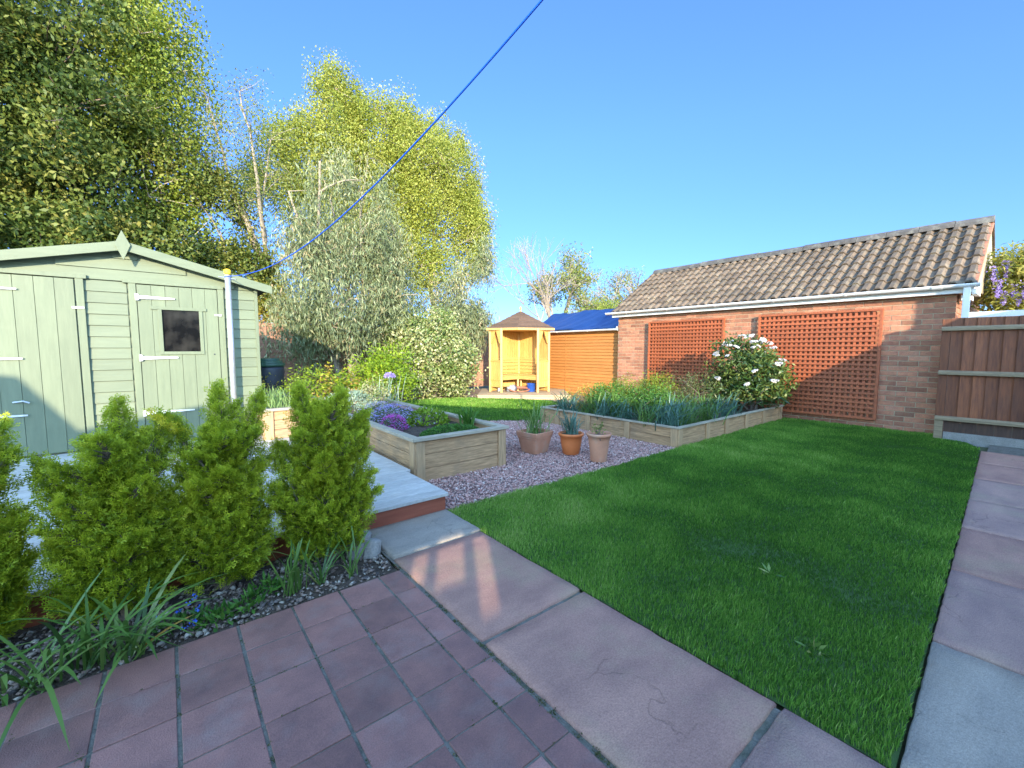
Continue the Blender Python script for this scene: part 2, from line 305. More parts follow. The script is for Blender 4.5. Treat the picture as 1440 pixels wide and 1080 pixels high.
# ------------------------------------------------------------------ sky, sun, camera
SUNDIR = Vector((.6, 1.0, -.275)).normalized()      # the way the light travels
az = math.atan2(-SUNDIR.x, -SUNDIR.y); el = math.asin(-SUNDIR.z)
w = bpy.data.worlds.new('World'); S.world = w; w.use_nodes = True
sk = w.node_tree.nodes.new('ShaderNodeTexSky'); sk.sky_type = 'NISHITA'; sk.sun_disc = False; sk.sun_elevation = el; sk.sun_rotation = az
sk.air_density = 1.0; sk.dust_density = .1; sk.ozone_density = 2.6; sk.altitude = 0
bg = w.node_tree.nodes['Background']; WN = w.node_tree
tcw = WN.nodes.new('ShaderNodeTexCoord'); sx = WN.nodes.new('ShaderNodeSeparateXYZ'); WN.links.new(tcw.outputs['Generated'], sx.inputs[0])
skr = rampn(WN, [(.36,.47,.74,0.0),(.42,.54,.82,.14),(.60,.74,1.05,.42),(.74,.90,1.2,.8)]); WN.links.new(sx.outputs['Z'], skr.inputs['Fac'])
mxw = WN.nodes.new('ShaderNodeMix'); mxw.data_type = 'RGBA'; mxw.blend_type = 'MULTIPLY'; mxw.inputs['Factor'].default_value = 1
WN.links.new(sk.outputs[0], mxw.inputs['A']); WN.links.new(skr.outputs[0], mxw.inputs['B']); 
# added sky multiplier: boosts the unseen sun side as shade fill, dims the opposite
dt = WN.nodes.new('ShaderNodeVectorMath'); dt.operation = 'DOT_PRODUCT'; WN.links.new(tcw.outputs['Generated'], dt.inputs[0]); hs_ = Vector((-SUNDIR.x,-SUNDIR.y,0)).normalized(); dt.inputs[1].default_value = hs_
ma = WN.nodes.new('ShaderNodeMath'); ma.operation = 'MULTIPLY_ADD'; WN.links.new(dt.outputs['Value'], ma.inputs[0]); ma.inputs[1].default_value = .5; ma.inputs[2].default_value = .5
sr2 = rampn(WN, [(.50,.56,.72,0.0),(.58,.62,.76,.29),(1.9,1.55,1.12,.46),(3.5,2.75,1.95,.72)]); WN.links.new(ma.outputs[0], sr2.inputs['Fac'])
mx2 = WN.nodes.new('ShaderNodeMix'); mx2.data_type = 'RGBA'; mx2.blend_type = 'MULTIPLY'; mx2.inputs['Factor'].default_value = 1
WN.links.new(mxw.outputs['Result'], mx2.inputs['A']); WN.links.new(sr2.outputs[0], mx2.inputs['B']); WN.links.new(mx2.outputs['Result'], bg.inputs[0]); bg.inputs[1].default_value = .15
sl = bpy.data.lights.new('sun', 'SUN'); sl.energy = 2.4; sl.angle = R(.35); sl.color = (1, .87, .66)
so = bpy.data.objects.new('sun', sl); COL.objects.link(so); so.rotation_euler = SUNDIR.to_track_quat('-Z', 'Y').to_euler(); so.location = (-5,-8,9)
cd = bpy.data.cameras.new('camera'); cam = bpy.data.objects.new('camera', cd); COL.objects.link(cam); S.camera = cam
cd.sensor_width = 36; cd.lens = 15.0; cd.clip_start = .05; cd.clip_end = 900
hd = R(51.1); p = math.atan(49/600)
cam.location = (0, 0, 1.2)
cam.rotation_euler = Vector((math.cos(hd)*math.cos(p), math.sin(hd)*math.cos(p), -math.sin(p))).to_track_quat('-Z', 'Y').to_euler()
S.view_settings.view_transform = 'Standard'; S.view_settings.look = 'None'; S.view_settings.exposure = 2.1; S.view_settings.gamma = 1
S.cycles.max_bounces = 6; S.cycles.diffuse_bounces = 3; S.cycles.transmission_bounces = 4; S.cycles.transparent_max_bounces = 4

# ------------------------------------------------------------------ ground sheets
def sheet(name, poly, z, m, kind='structure', sub=0):
    me = bpy.data.meshes.new(name); me.from_pydata([(x,y,z) for x,y in poly], [], [tuple(range(len(poly)))])
    o = link(name, me, m); o['kind'] = kind; return o
sheet('ground', [(-300,-300),(300,-300),(300,300),(-300,300)], -.05, M['ground'])
LAWN = [(1.57,.19),(1.57,2.70),(1.75,2.74),(2.6,2.72),(3.5,2.70),(4.2,2.72),(4.80,2.72),(8.28,2.76),(8.41,2.76),(8.41,.86),(7.95,.52),(7.6,.40),(7.1,.38)]
LAWN2 = [(2.85,8.9),(2.85,7.3),(3.6,6.3),(4.6,5.5),(4.95,5.3),(5.7,5.3),(6.5,5.9),(7.1,6.6),(6.6,7.8),(6.15,8.75),(5.2,9.2),(4.0,9.3)]
sheet('lawn', LAWN, -.012, M['lawn_base']); sheet('far_lawn', LAWN2, -.012, M['lawn_base'])
sheet('gravel_bed', [(1.55,2.72),(4.82,2.72),(5.2,5.4),(4.6,5.6),(2.8,7.6),(1.55,7.6)], -.022, M['gravel_base'])
sheet('border_soil', [(.9,5.6),(.9,10.95),(8.5,10.95),(8.5,5.1),(5.2,5.1),(2.4,7)], -.034, M['sand'])
# near planting strip, gently mounded
def soil_patch(name, x0, x1, y0, y1, z, nx, ny, amp, parent=None, kind=None, m='soil'):
    mb = MB(); rows = []
    for j in range(ny+1):
        rows.append([(x0+(x1-x0)*i/nx, y0+(y1-y0)*j/ny, z + amp*random.uniform(-1,1)) for i in range(nx+1)])
    mb.quadgrid(rows); o = mb.build(name, M[m], parent, smooth=True)
    if kind: o['kind'] = kind
    return o
soil_patch('planting_bed', -4.5, .93, 2.12, 2.74, -.015, 140, 16, .009, kind='structure')
# patio: every tile its own raised block in one sheet of paving
mb = MB(); xs = [.93,.81,.605,.395,.18,-.03,-.24,-.455,-.67,-.885,-1.1,-1.32,-1.54,-1.76,-1.98]
ys = [2.13,1.92,1.705,1.49,1.28,1.07,.86,.65,.44,.23,.02,-.19,-.4,-.61,-.83,-1.05]
for i in range(len(xs)-1):
    for j in range(len(ys)-1):
        g = .0055 if i != 0 else .004; dz = random.uniform(-.0018,.0018); e = lambda: random.uniform(-.0012,.0012)
        mb.box(xs[i+1]+g+e(), ys[j+1]+.0035+e(), -.03, xs[i]-g+e(), ys[j]-.0035+e(), dz)
o = mb.build('patio', M['tile'], bevel=.0025); o['kind'] = 'structure'
sheet('patio_joints', [(-3.2,-3.2),(1.0,-3.2),(1.0,.0),(.936,.5),(.936,2.13),(-3.2,2.13)], -.0045, M['grout'])
sheet('mortar_bed', [(.937,-3.2),(9,-3.2),(9,.36),(7.1,.33),(1.7,.14),(1.54,.2),(1.54,2.76),(.937,2.76)], -.008, M['grout'])
# riven slabs
def slab(mb, x0, y0, x1, y1, z=.006, th=.045, n=18, rag=.006, skew=0.):
    def edge(a, b, ph):
        return [(a[0]+(b[0]-a[0])*t/n, a[1]+(b[1]-a[1])*t/n, ph) for t in range(n)]
    x0+=.004;y0+=.005;x1-=.004;y1-=.005
    f = lambda x: skew*x
    ring = [(a,b_+f(a)) for a,b_,_ in edge((x0,y0),(x1,y0),0)+edge((x1,y0),(x1,y1),0)+edge((x1,y1),(x0,y1),0)+edge((x0,y1),(x0,y0),0)]
    cx, cy = (x0+x1)/2, (y0+y1)/2+f((x0+x1)/2); rr = []
    sd = random.random()*9
    for k,(x,y) in enumerate(ring):
        d = rag*(math.sin(k*.9+sd)*.5+math.sin(k*2.3+sd*2)*.3+random.uniform(-.3,.3)); L_ = math.hypot(x-cx,y-cy)
        rr.append((x-(x-cx)/L_*abs(d), y-(y-cy)/L_*abs(d)))
    rows = [[(x,y,z-th) for x,y in rr],[(x,y,z-.008+random.uniform(-.003,.002)) for x,y in rr],[(x+(cx-x)/math.hypot(x-cx,y-cy)*.007,y+(cy-y)/math.hypot(x-cx,y-cy)*.007,z) for x,y in rr]]
    for s_ in (.8,.55,.3): rows.append([(cx+(x-cx)*s_,cy+(y-cy)*s_,z+.0025*math.sin(x*7+y*5+s_*9+sd)) for x,y in rr])
    o = mb.quadgrid(rows, True); N=len(rr); mb.v.append((cx,cy,z)); c=len(mb.v)-1; b0=o+5*N
    mb.f += [(b0+i, b0+(i+1)%N, c) for i in range(N)]
SL = [(.945,2.262,1.57,2.735,'slab_grey',.012),(.945,1.37,1.555,2.255,'slab_pink',.006),(.945,.485,1.555,1.363,'slab_pink',.004),(.945,-.42,1.555,.478,'slab_mix',.005)]
# path running to the fence
jx = [1.565,2.40,3.27,4.12,4.95,5.80,6.62,7.42]
for kname in ('slab_grey','slab_pink','slab_mix'):
    mb = MB()
    for a in SL:
        if a[4] == kname: slab(mb, *a[:4], z=a[5])
    for k in range(len(jx)-1):
        kn = ['slab_grey','slab_mix','slab_pink','slab_mix','slab_mix','slab_pink','slab_pink'][k]
        if kn == kname:
            slab(mb, jx[k], -.46, jx[k+1], .135, z=.004+.003*(k%2), skew=.034)
            slab(mb, jx[k]-.3, -1.07, jx[k+1]-.3, -.468, z=.005, skew=.034)
    o = mb.build({'slab_grey':'grey_path_slabs','slab_pink':'pink_path_slabs','slab_mix':'purple_path_slabs'}[kname], M[kname], smooth=True); o['kind'] = 'structure'

# ------------------------------------------------------------------ grass
def inpoly(P, poly):
    x, y = P[:,0], P[:,1]; c = np.zeros(len(P), bool); n = len(poly); j = n-1
    for i in range(n):
        xi, yi = poly[i]; xj, yj = poly[j]
        c ^= ((yi > y) != (yj > y)) & (x < (xj-xi)*(y-yi)/(yj-yi+1e-12)+xi); j = i
    return c
def grass(name, poly, dens, h, wd, mname='grass'):
    xs_ = [q[0] for q in poly]; ys_ = [q[1] for q in poly]
    A = (max(xs_)-min(xs_))*(max(ys_)-min(ys_)); N = int(A*dens(0) if callable(dens) else A*dens)
    P = np.stack([RNG.uniform(min(xs_)-.02, max(xs_)+.02, N), RNG.uniform(min(ys_)-.02, max(ys_)+.02, N)], 1)
    Q_ = np.column_stack([P, np.zeros(len(P))]); P = P[inpoly(P + np.column_stack([vnoise(Q_,30,3), vnoise(Q_,27,9)])*.016, poly)]
    d = np.linalg.norm(P, axis=1); keep = RNG.random(len(P)) < np.clip(2.2/d, .0, 1)**.9; P = P[keep]; d = d[keep]
    n = len(P); ww = wd*np.clip(d/2.2, 1, 3)**.8*RNG.uniform(.7,1.3,n); P3 = np.column_stack([P, np.full(n,-.014)])
    nz = vnoise(P3, 2.2, 1); nz2 = vnoise(P3, 9, 5)
    hh = h*RNG.uniform(.5,1.5,n)*(1+.3*nz+.35*nz2)
    th = RNG.uniform(0, 2*np.pi, n) ; lean = np.column_stack([np.cos(th), np.sin(th), np.zeros(n)])*RNG.uniform(.1,.7,n)[:,None]
    lean[:,0] += .15*vnoise(P3, 3.1, 8); lean[:,1] += .15*vnoise(P3, 2.7, 2)
    W = np.column_stack([-np.sin(th+.8), np.cos(th+.8), np.zeros(n)])*ww[:,None]*.5
    up = np.array([0,0,1.])
    b0 = P3; mid = P3 + (up*.6+lean*.25)*hh[:,None]; tip = P3 + (up*.95+lean*.8)*hh[:,None]
    V = np.stack([b0-W, b0+W, mid+W*.8, tip, mid-W*.8], 1).reshape(-1,3)
    F = np.arange(n*5).reshape(n,5)
    nz3 = vnoise(P3, 1.1, 12); r = np.clip(.42+.20*nz+.20*nz2+.30*nz3+RNG.normal(0,.2,n), 0, 1)
    o = npmesh(name, V, F, M[mname], None, np.repeat(r,5)); o['kind'] = 'stuff'; return o
tag(grass('lawn_grass', LAWN, 34000, .024, .0028), 'short green mown grass of the near lawn', 'grass')
tag(grass('far_lawn_grass', LAWN2, 12000, .034, .004), 'bright sunlit grass of the small lawn before the arbour', 'grass')
# ------------------------------------------------------------------ gravel and loose stones
def stones(name, poly, N, s0, s1, m, z=-.02, zj=.008, flat=.7, ztop=None):
    ico = np.array([(1,0,0),(-1,0,0),(0,1,0),(0,-1,0),(0,0,1),(0,0,-1)], float)
    tri = np.array([(0,2,4),(2,1,4),(1,3,4),(3,0,4),(2,0,5),(1,2,5),(3,1,5),(0,3,5)])
    xs_ = [q[0] for q in poly]; ys_ = [q[1] for q in poly]
    P = np.stack([RNG.uniform(min(xs_), max(xs_), N), RNG.uniform(min(ys_), max(ys_), N)], 1); P = P[inpoly(P, poly)]; n = len(P)
    s = RNG.uniform(s0, s1, n)*RNG.choice([.7,1,1,1.4], n); th = RNG.uniform(0,6.3,n); tl = RNG.uniform(-.6,.6,n)
    V = ico[None]*RNG.uniform(.6,1.1,(n,6,1)) + RNG.normal(0,.18,(n,6,3)); V[:,:,2] *= flat; V[:,:,0] *= RNG.uniform(1,1.5,n)[:,None]
    V *= s[:,None,None]
    x, y, zz = V[...,0].copy(), V[...,1].copy(), V[...,2].copy()
    zz2 = zz*np.cos(tl)[:,None]+x*np.sin(tl)[:,None]; x2 = x*np.cos(tl)[:,None]-zz*np.sin(tl)[:,None]
    c, s_ = np.cos(th)[:,None], np.sin(th)[:,None]
    V = np.stack([x2*c-y*s_, x2*s_+y*c, zz2], -1)
    V += np.column_stack([P, z+RNG.uniform(0,zj,n)+s*.3])[:,None,:]
    F = (tri[None]+np.arange(n)[:,None,None]*6).reshape(-1,3)
    o = npmesh(name, V.reshape(-1,3), F, M[m], None, np.repeat(np.clip(RNG.normal(.5,.25,n),0,1),6)); o['kind'] = 'stuff'; return o
GR = [(1.6,2.70),(4.82,2.71),(4.85,5.25),(5.0,5.45),(4.6,5.6),(3.6,6.35),(2.78,7.3),(2.78,3.5),(1.6,3.5)]
tag(stones('gravel', GR, 62000, .006, .0105, 'gravel'), 'pinkish gravel around the terracotta pots', 'gravel')
tag(stones('bed_pebbles', [(-2.4,2.15),(.9,2.15),(.92,2.3),(.92,2.66),(-2.4,2.66)], 4200, .006, .013, 'pebbles', z=-.016), 'mixed pebbles lying on the soil under the conifers', 'pebbles')
tag(stones('border_stones', [(2.9,8.95),(5.9,8.8),(6.3,9.3),(2.9,10.3)], 1500, .01, .03, 'pebbles', z=-.034), 'small stones on the sandy border soil by the back fence', 'stones')
# ------------------------------------------------------------------ deck
dk = MB(); y = 2.70
k = 0
while y < 6.3:
    x1 = 1.575 if y < 3.36 else 1.62
    dk.box(-3.6, y+.002, .115, x1, y+.118, .14); y += .122
    k += 1
o = dk.build('deck', M['deck'], bevel=.003); o['kind'] = 'structure'
fb = MB(); fb.box(-3.6,2.716,-.03,1.555,2.738,.1145); fb.box(1.533,2.74,-.03,1.555,3.36,.1145)
o = fb.build('deck_fascia', M['fascia']); o['kind'] = 'structure'

# ------------------------------------------------------------------ garden shed
sh = empty('garden_shed', (-.3,6.2,.14), 0, 'sage green painted timber shed with two boarded doors and a small square window', 'shed')
Z = .14; YF = 0.0; XL, XR = -1.28, 1.19; DEP = 2.0
def zr(x): return 2.14-.255*abs(x)            # roof underside height above deck at local x
wl = MB()
def clad(x0, x1, z0, z1):
    z = z0
    while z < z1-.005:
        t = min(.117, z1-z); zt = z+t
        if max(zr(x0), zr(x1)) < z+.01 and not (x0 < 0 < x1): z = zt; continue
        xa, xb = x0, x1
        lim = (2.14-zt)/.255
        xa = max(xa, -lim-.02) if lim > 0 else xa; xb = min(xb, lim+.02) if lim > 0 else xb
        if xb-xa > .03: wl.prism([(xa,YF,z),(xa,YF-.016,z+.002),(xa,YF-.006,zt-.004),(xa,YF,zt-.004)], (xb-xa,0,0))
        z = zt
clad(XL, XR, 1.78, 2.12)
clad(-.36, .0, .02, 1.78); clad(.86, XR, .02, 1.78); clad(-.4,-.36,.02,1.78)
wl.prism([(XL,YF+.001,.0),(XR,YF+.001,0),(XR,YF+.001,zr(XR)-.012),(0,YF+.001,2.125),(XL,YF+.001,zr(XL)-.012)], (0,.02,0))
wl.box(XR-.0,YF-.0,0,XR-.02,DEP,zr(XR)-.01)
wl.box(XL,YF,0,XL+.02,DEP,zr(XL)-.01)
wl.prism([(XL,DEP,.0),(XR,DEP,0),(XR,DEP,zr(XR)-.01),(0,DEP,2.12),(XL,DEP,zr(XL)-.01)], (0,.02,0))
wl.build('wall', M['sageh'], sh)
# corner batten, door frames
tr = MB(); tr.box(XR-.012,YF-.03,0,XR+.022,YF+.03,zr(XR)-.015); tr.build('corner_batten', M['sage'], sh, bevel=.002)
def boarded(x0, x1, z0, z1, y, hole=None):
    mb = MB(); n = 6; wd = (x1-x0)/n
    for i in range(n):
        a, b_ = x0+i*wd+.0012, x0+(i+1)*wd-.0012
        if hole and b_ > hole[0] and a < hole[1]:
            mb.box(a,y-.018,z0,b_,y,hole[2]); mb.box(a,y-.018,hole[3],b_,y,z1)
            if a < hole[0]: mb.box(a,y-.018,hole[2],hole[0],y,hole[3])
            if b_ > hole[1]: mb.box(hole[1],y-.018,hole[2],b_,y,hole[3])
        else: mb.box(a,y-.018,z0,b_,y,z1)
    return mb
def hinge(x, z, ln, parent):
    mb = MB(); mb.box(x-.035,-.066,z-.035,x-.012,-.05,z+.035); mb.prism([(x-.012,-.052,z-.02),(x+ln,-.052,z-.007),(x+ln,-.052,z+.007),(x-.012,-.052,z+.02)], (0,-.006,0))
    mb.tube([(x-.01,-.06,z-.03),(x-.01,-.06,z+.03)], .007, 8); return mb.build('hinge', M['white_hinge'], parent)
fr = MB()
fr.box(-.385,-.04,0,-.325,-.018,1.80); fr.box(0.015,-.04,.0,.075,-.018,1.79); fr.box(.80,-.04,0,.86,-.018,1.79)
fr.box(-1.28,-.048,1.775,-.30,-.018,1.815); fr.box(-.03,-.048,1.765,.86,-.018,1.80)
fr.build('door_frame', M['sage'], sh, bevel=.002)
d1 = boarded(-1.22,-.395,.02,1.765,-.02).build('door', M['sage'], sh, bevel=.0022)
hinge(-1.2,1.63,.42,d1); hinge(-1.2,.97,.42,d1); hinge(-1.2,.42,.42,d1)
hp = MB(); hp.tube([(-.87,-.05,.55),(-.80,-.07,.56),(-.76,-.07,.54)], .008, 8); hp.build('handle', M['zinc'], d1)
cl_ = MB(); cl_.box(-.42,-.052,1.47,-.33,-.041,1.49); cl_.build('latch', M['white_hinge'], d1)
hole = (.275,.615,1.03,1.50)
d2 = boarded(.08,.795,.02,1.755,-.02,hole).build('door', M['sage'], sh, bevel=.0022)
hinge(.1,1.62,.30,d2); hinge(.1,.965,.30,d2); hinge(.1,.36,.42,d2)
cl_ = MB(); cl_.box(.76,-.052,1.45,.83,-.041,1.468); cl_.build('latch', M['white_hinge'], d2); cl_ = MB(); cl_.tube([(.74,-.045,1.0),(.74,-.036,1.0)], .008, 8); cl_.build('lock', M['dark'], d2)
wf = MB(); a,b_,c_,d_ = hole
wf.box(a-.03,-.05,c_-.03,a+.004,-.038,d_+.03); wf.box(b_-.004,-.05,c_-.03,b_+.03,-.038,d_+.03); wf.box(a+.004,-.05,c_-.03,b_-.004,-.038,c_+.004); wf.box(a-.09,-.052,d_-.004,b_+.07,-.038,d_+.03)
wi = wf.build('window', M['sage'], sh, bevel=.002)
gp = MB(); gp.box(a-.004,-.028,c_-.004,b_+.004,-.024,d_+.004); gp.build('pane', M['glass'], wi)
rf = MB()
for sgn in (-1,1):
    xe = 1.36*sgn; rf.prism([(0,-.10,2.16),(xe,-.10,2.16-.255*1.36),(xe,-.10,2.18-.255*1.36),(0,-.10,2.18)], (0,DEP+.25,0))
rf.build('roof', M['felt'], sh)
for sgn in (-1,1):
    bb = MB(); xe = 1.36*sgn; ze = 2.165-.255*1.36
    bb.prism([(.03*sgn,-.135,2.185-.01),(xe,-.135,ze+.02),(xe,-.135,ze-.075),(.03*sgn,-.135,2.185-.105)], (0,.022,0)); bb.build('barge_board', M['sageh'], sh, bevel=.002)
fi = MB(); fi.prism([(0,-.158,2.285),(.062,-.158,2.14),(0,-.158,1.98),(-.062,-.158,2.14)], (0,.02,0)); fi.build('finial', M['sage'], sh, bevel=.002)

# clothes pole and line
po = empty('clothes_pole', (.60,6.06,.14), 0, 'thin galvanised clothes pole with yellow cap standing before the green shed', 'pole')
q = MB(); q.tube([(0,0,0),(0,0,1.93)], .03, 16); q.build('pole', M['zinc'], po, smooth=True)
q = MB(); q.lathe([(.0,2.0),(.02,1.995),(.036,1.985),(.037,1.94),(.032,1.93),(.0,1.93)]); q.build('cap', M['yellow'], po, smooth=True)
q = MB(); q.tube([(-.09,0,1.90),(.085,0,1.885)], .005, 8); q.build('cleat_bar', M['zinc'], po)
q = MB(); q.tube([(math.cos(t)*.033, math.sin(t)*.033, 1.88+.006*t) for t in np.linspace(0,12.5,50)], .004, 6); q.build('rope_knot', M['rope'], po)
def cat(y):
    pts = [(-1.2,3.02),(0,2.63),(1.1,2.32),(1.75,2.165),(2.3,2.065),(3.3,1.935),(3.9,1.905),(4.8,1.945),(5.98,2.03)]
    return np.interp(y, [a for a,_ in pts], [b for _,b in pts])
yy = np.linspace(-1.2,5.98,70); zz = np.polyval(np.polyfit(yy, [cat(v) for v in yy], 4), yy)
q = MB(); q.tube([(.60+.082*(5.98-y_), y_, z_) for y_, z_ in zip(yy, zz)], .004, 6)
tag(q.build('washing_line', M['rope'], None, smooth=True), 'taut blue plastic washing line crossing the sky to the pole', 'washing line')
q = MB(); q.tube([(.6+.082*7.18+.02,-1.22,-.05),(.6+.082*7.18+.02,-1.22,3.1)], .024, 12)
tag(q.build('line_post', M['zinc']), 'plain steel post holding the near end of the blue washing line', 'post')

# ------------------------------------------------------------------ raised planters
def planter_wall(root, a, b, z0, z1, posts, inward, rows=3, m='planter', sidew=.09, cop=.12):
    """plank wall from a to b (axis aligned), outer face on the a-b line; inward = unit vector"""
    a = Vector((*a,0)); b = Vector((*b,0)); d = (b-a).normalized(); iw = Vector((*inward,0)); h = (z1-z0)/rows
    for r in range(rows):
        mb = MB(); c1 = a+d*.0; c2 = b-d*.0
        mb.beam(c1+iw*.026+Vector((0,0,z0+h*(r+.5))), c2+iw*.026+Vector((0,0,z0+h*(r+.5))), .03, h-.005) if False else None
        p1 = c1+iw*.012; p2 = c2+iw*.04
        mb.box(min(p1.x,p2.x),min(p1.y,p2.y),z0+h*r+.002,max(p1.x,p2.x),max(p1.y,p2.y),z0+h*(r+1)-.003)
        mb.build('plank', M[m], root, bevel=.003)
    for t in posts:
        c = a+d*t; mb = MB(); p1 = c-d*(sidew/2)+iw*(-.012); p2 = c+d*(sidew/2)+iw*.010
        mb.box(min(p1.x,p2.x),min(p1.y,p2.y),z0-.02,max(p1.x,p2.x),max(p1.y,p2.y),z1-.002); mb.build('post', M['post'], root, bevel=.003)
def coping(root, pts, z, w=.12, th=.03, closed=True):
    """mitred coping along a rectangle given by outer corners"""
    n = len(pts); P = [Vector((*q_,0)) for q_ in pts]; c = sum(P, Vector())/n
    inn = []
    for i in range(n):
        e1 = (P[i]-P[i-1]).normalized(); e2 = (P[(i+1)%n]-P[i]).normalized(); n1 = Vector((-e1.y,e1.x,0)); n2 = Vector((-e2.y,e2.x,0))
        inn.append(P[i]+(n1+n2)*w/(1+n1.dot(n2)))
    for i in range(n if closed else n-1):
        j = (i+1)%n; mb = MB(); g = (P[j]-P[i]).normalized()*.0015
        mb.prism([tuple(P[i]+g+Vector((0,0,z))), tuple(P[j]-g+Vector((0,0,z))), tuple(inn[j]-g+Vector((0,0,z))), tuple(inn[i]+g+Vector((0,0,z)))], (0,0,th)); mb.build('coping', M['coping'], root, bevel=.004)
p1 = empty('raised_planter', (0,0,0), 0, 'long weathered timber planter beside the deck with purple flowers in it', 'planter')
PX0, PX1, PY0, PY1 = 1.69, 2.72, 3.48, 6.9
planter_wall(p1, (PX0,PY0), (PX1,PY0), -.03, .37, [.05, PX1-PX0-.05], (0,1))
planter_wall(p1, (PX1,PY0), (PX1,PY1), -.03, .37, [.05,1.2,2.3,PY1-PY0-.05], (-1,0), m='plantery')
planter_wall(p1, (PX0,PY0), (PX0,PY1), -.03, .37, [.05,1.2,2.3], (1,0), m='plantery', sidew=.1)
planter_wall(p1, (PX0,PY1), (PX1,PY1), -.03, .37, [.05,PX1-PX0-.05], (0,-1))
coping(p1, [(PX0-.03,PY0-.03),(PX1+.03,PY0-.03),(PX1+.03,PY1+.03),(PX0-.03,PY1+.03)], .371, w=.085)
soil_patch('soil', PX0+.042, PX1-.042, PY0+.042, PY1-.042, .325, 30, 80, .012, parent=p1)
p2 = empty('raised_planter', (0,0,0), 0, 'sunlit taller timber planter standing on the deck by the shed corner', 'planter')
planter_wall(p2, (.84,5.62), (1.66,5.62), .142, .475, [.05,.77], (0,1)); planter_wall(p2, (.84,5.62), (.84,7.4), .142, .475, [.05,.9], (1,0), m='plantery'); planter_wall(p2, (1.66,5.62), (1.66,7.4), .142, .475, [.05,1.7], (-1,0), m='plantery')
coping(p2, [(.81,5.59),(1.675,5.59),(1.675,7.43),(.81,7.43)], .476, w=.08)
soil_patch('soil', .88, 1.62, 5.66, 7.38, .42, 16, 30, .012, parent=p2)
p3 = empty('raised_planter', (0,0,0), 0, 'low timber edged bed by the garage filled with strap leaves and a white flowering bush', 'planter')
BX0, BX1, BY0, BY1 = 4.86, 8.26, 2.76, 5.25
planter_wall(p3, (BX0,BY0), (BX1,BY0), -.03, .215, [.05,.75,1.3,1.95,2.6,3.3], (0,1), rows=2)
planter_wall(p3, (BX0,BY0), (BX0,BY1), -.03, .215, [.05,.75,1.45,2.1,2.44], (1,0), rows=2, m='plantery')
planter_wall(p3, (BX0,BY1), (8.42,BY1), -.03, .215, [.05,1.2,2.4], (0,-1), rows=2)
coping(p3, [(BX0-.02,BY0-.02),(BX1+.02,BY0-.02),(BX1+.02,BY1),(BX0-.02,BY1)], .216, w=.06, th=.022)
soil_patch('soil', BX0+.042, 8.42, BY0+.042, BY1-.04, .15, 40, 40, .02, parent=p3)

# ------------------------------------------------------------------ terracotta pots
def pot(loc, prof, m, label, n=40, square=False, rz=0):
    t = empty('plant_pot', loc, rz, label, 'plant pot', 'terracotta pots on the gravel')
    mb = MB()
    if square:
        rows = []
        for r, z in prof:
            ring = []
            for k in range(4):
                a0 = math.pi/4+k*math.pi/2; a1 = a0+math.pi/2
                p0 = Vector((math.cos(a0),math.sin(a0),0))*r*1.25; p1_ = Vector((math.cos(a1),math.sin(a1),0))*r*1.25
                for j in range(6): 
                    q_ = p0.lerp(p1_, (j+.0)/6); rr = q_.length; q_ = q_*(1 - .05*(j==0)); ring.append((q_.x,q_.y,z))
            rows.append(ring)
        mb.quadgrid(rows, True)
    else: mb.lathe(prof, n=n)
    mb.build('pot_body', M[m], t, smooth=not square, bevel=.003 if square else 0)
    r, z = prof[-1]; sp_ = MB(); zt = prof[0][1]
    rs = [p_ for p_ in prof][-1][0]; sp_.lathe([(rs*(.86 if square else 1)*q_, z+.002*math.sin(q_*20)) for q_ in (1.0,.8,.6,.4,.2,.01)], n=24); sp_.build('potting_soil', M['soil'], t)
    return t
pot((3.33,3.70,-.01), [(.0,0),(.125,0),(.13,.01),(.165,.17),(.172,.18),(.172,.195),(.178,.2),(.185,.235),(.188,.25),(.18,.255),(.168,.25),(.16,.215)], 'terra_old', 'square sided faded terracotta pot, widest and leftmost of the three', square=True, rz=R(6))
pot((3.60,3.37,-.01), [(.0,0),(.088,0),(.093,.008),(.112,.09),(.122,.15),(.127,.205),(.14,.212),(.149,.228),(.149,.238),(.14,.248),(.128,.244),(.12,.22)], 'terra_red', 'round bright orange terracotta pot with rolled rim, between the other two')
pot((3.60,2.96,-.01), [(.0,0),(.085,0),(.088,.006),(.097,.1),(.112,.22),(.121,.272),(.13,.275),(.136,.29),(.136,.30),(.128,.31),(.12,.305),(.113,.27)], 'terra_old', 'tall tapered weathered terracotta pot nearest the lawn')

# ------------------------------------------------------------------ brick garage
ga = empty('brick_garage', (8.45,3.6,0), 0, 'red brick garage with brown tiled roof and white gutter along the lawn', 'garage')
GX, GY0, GY1, GR_, ZW = 0.0, .78-3.6, 6.42-3.6, 1.6, 1.965
def bricks(fn, u0, u1, z0, z1, bl=.215, bh=.065, j=.01):
    mb = MB(); r = 0; z = z0
    while z < z1-.01:
        u = u0 - (.1125 if r % 2 else 0)
        while u < u1-.004:
            a_, b__ = max(u, u0), min(u+bl, u1)
            if b__-a_ > .02: fn(mb, a_, b__, z, min(z+bh, z1))
            u += bl+j
        z += bh+j; r += 1
    return mb
e_ = lambda s=.0022: random.uniform(-s, s)
mb = bricks(lambda m_,a_,b__,z,zt: m_.box(GX-.102+.102+e_(), a_, z, GX+.09, b__, zt), GY0, GY1, -.02, ZW)
gw = mb.build('wall', M['brick'], ga, bevel=.0025)
mo = MB(); mo.box(GX+.008, GY0+.006, -.05, GX+.1, GY1-.006, ZW+.002)
mo.prism([(GX+.1,GY0+.01,-.05),(GX+3.3,GY0+.01,-.05),(GX+3.3,GY0+.01,2.0),(GX+1.62,GY0+.01,3.08),(GX+.1,GY0+.01,2.06)], (0,.1,0))
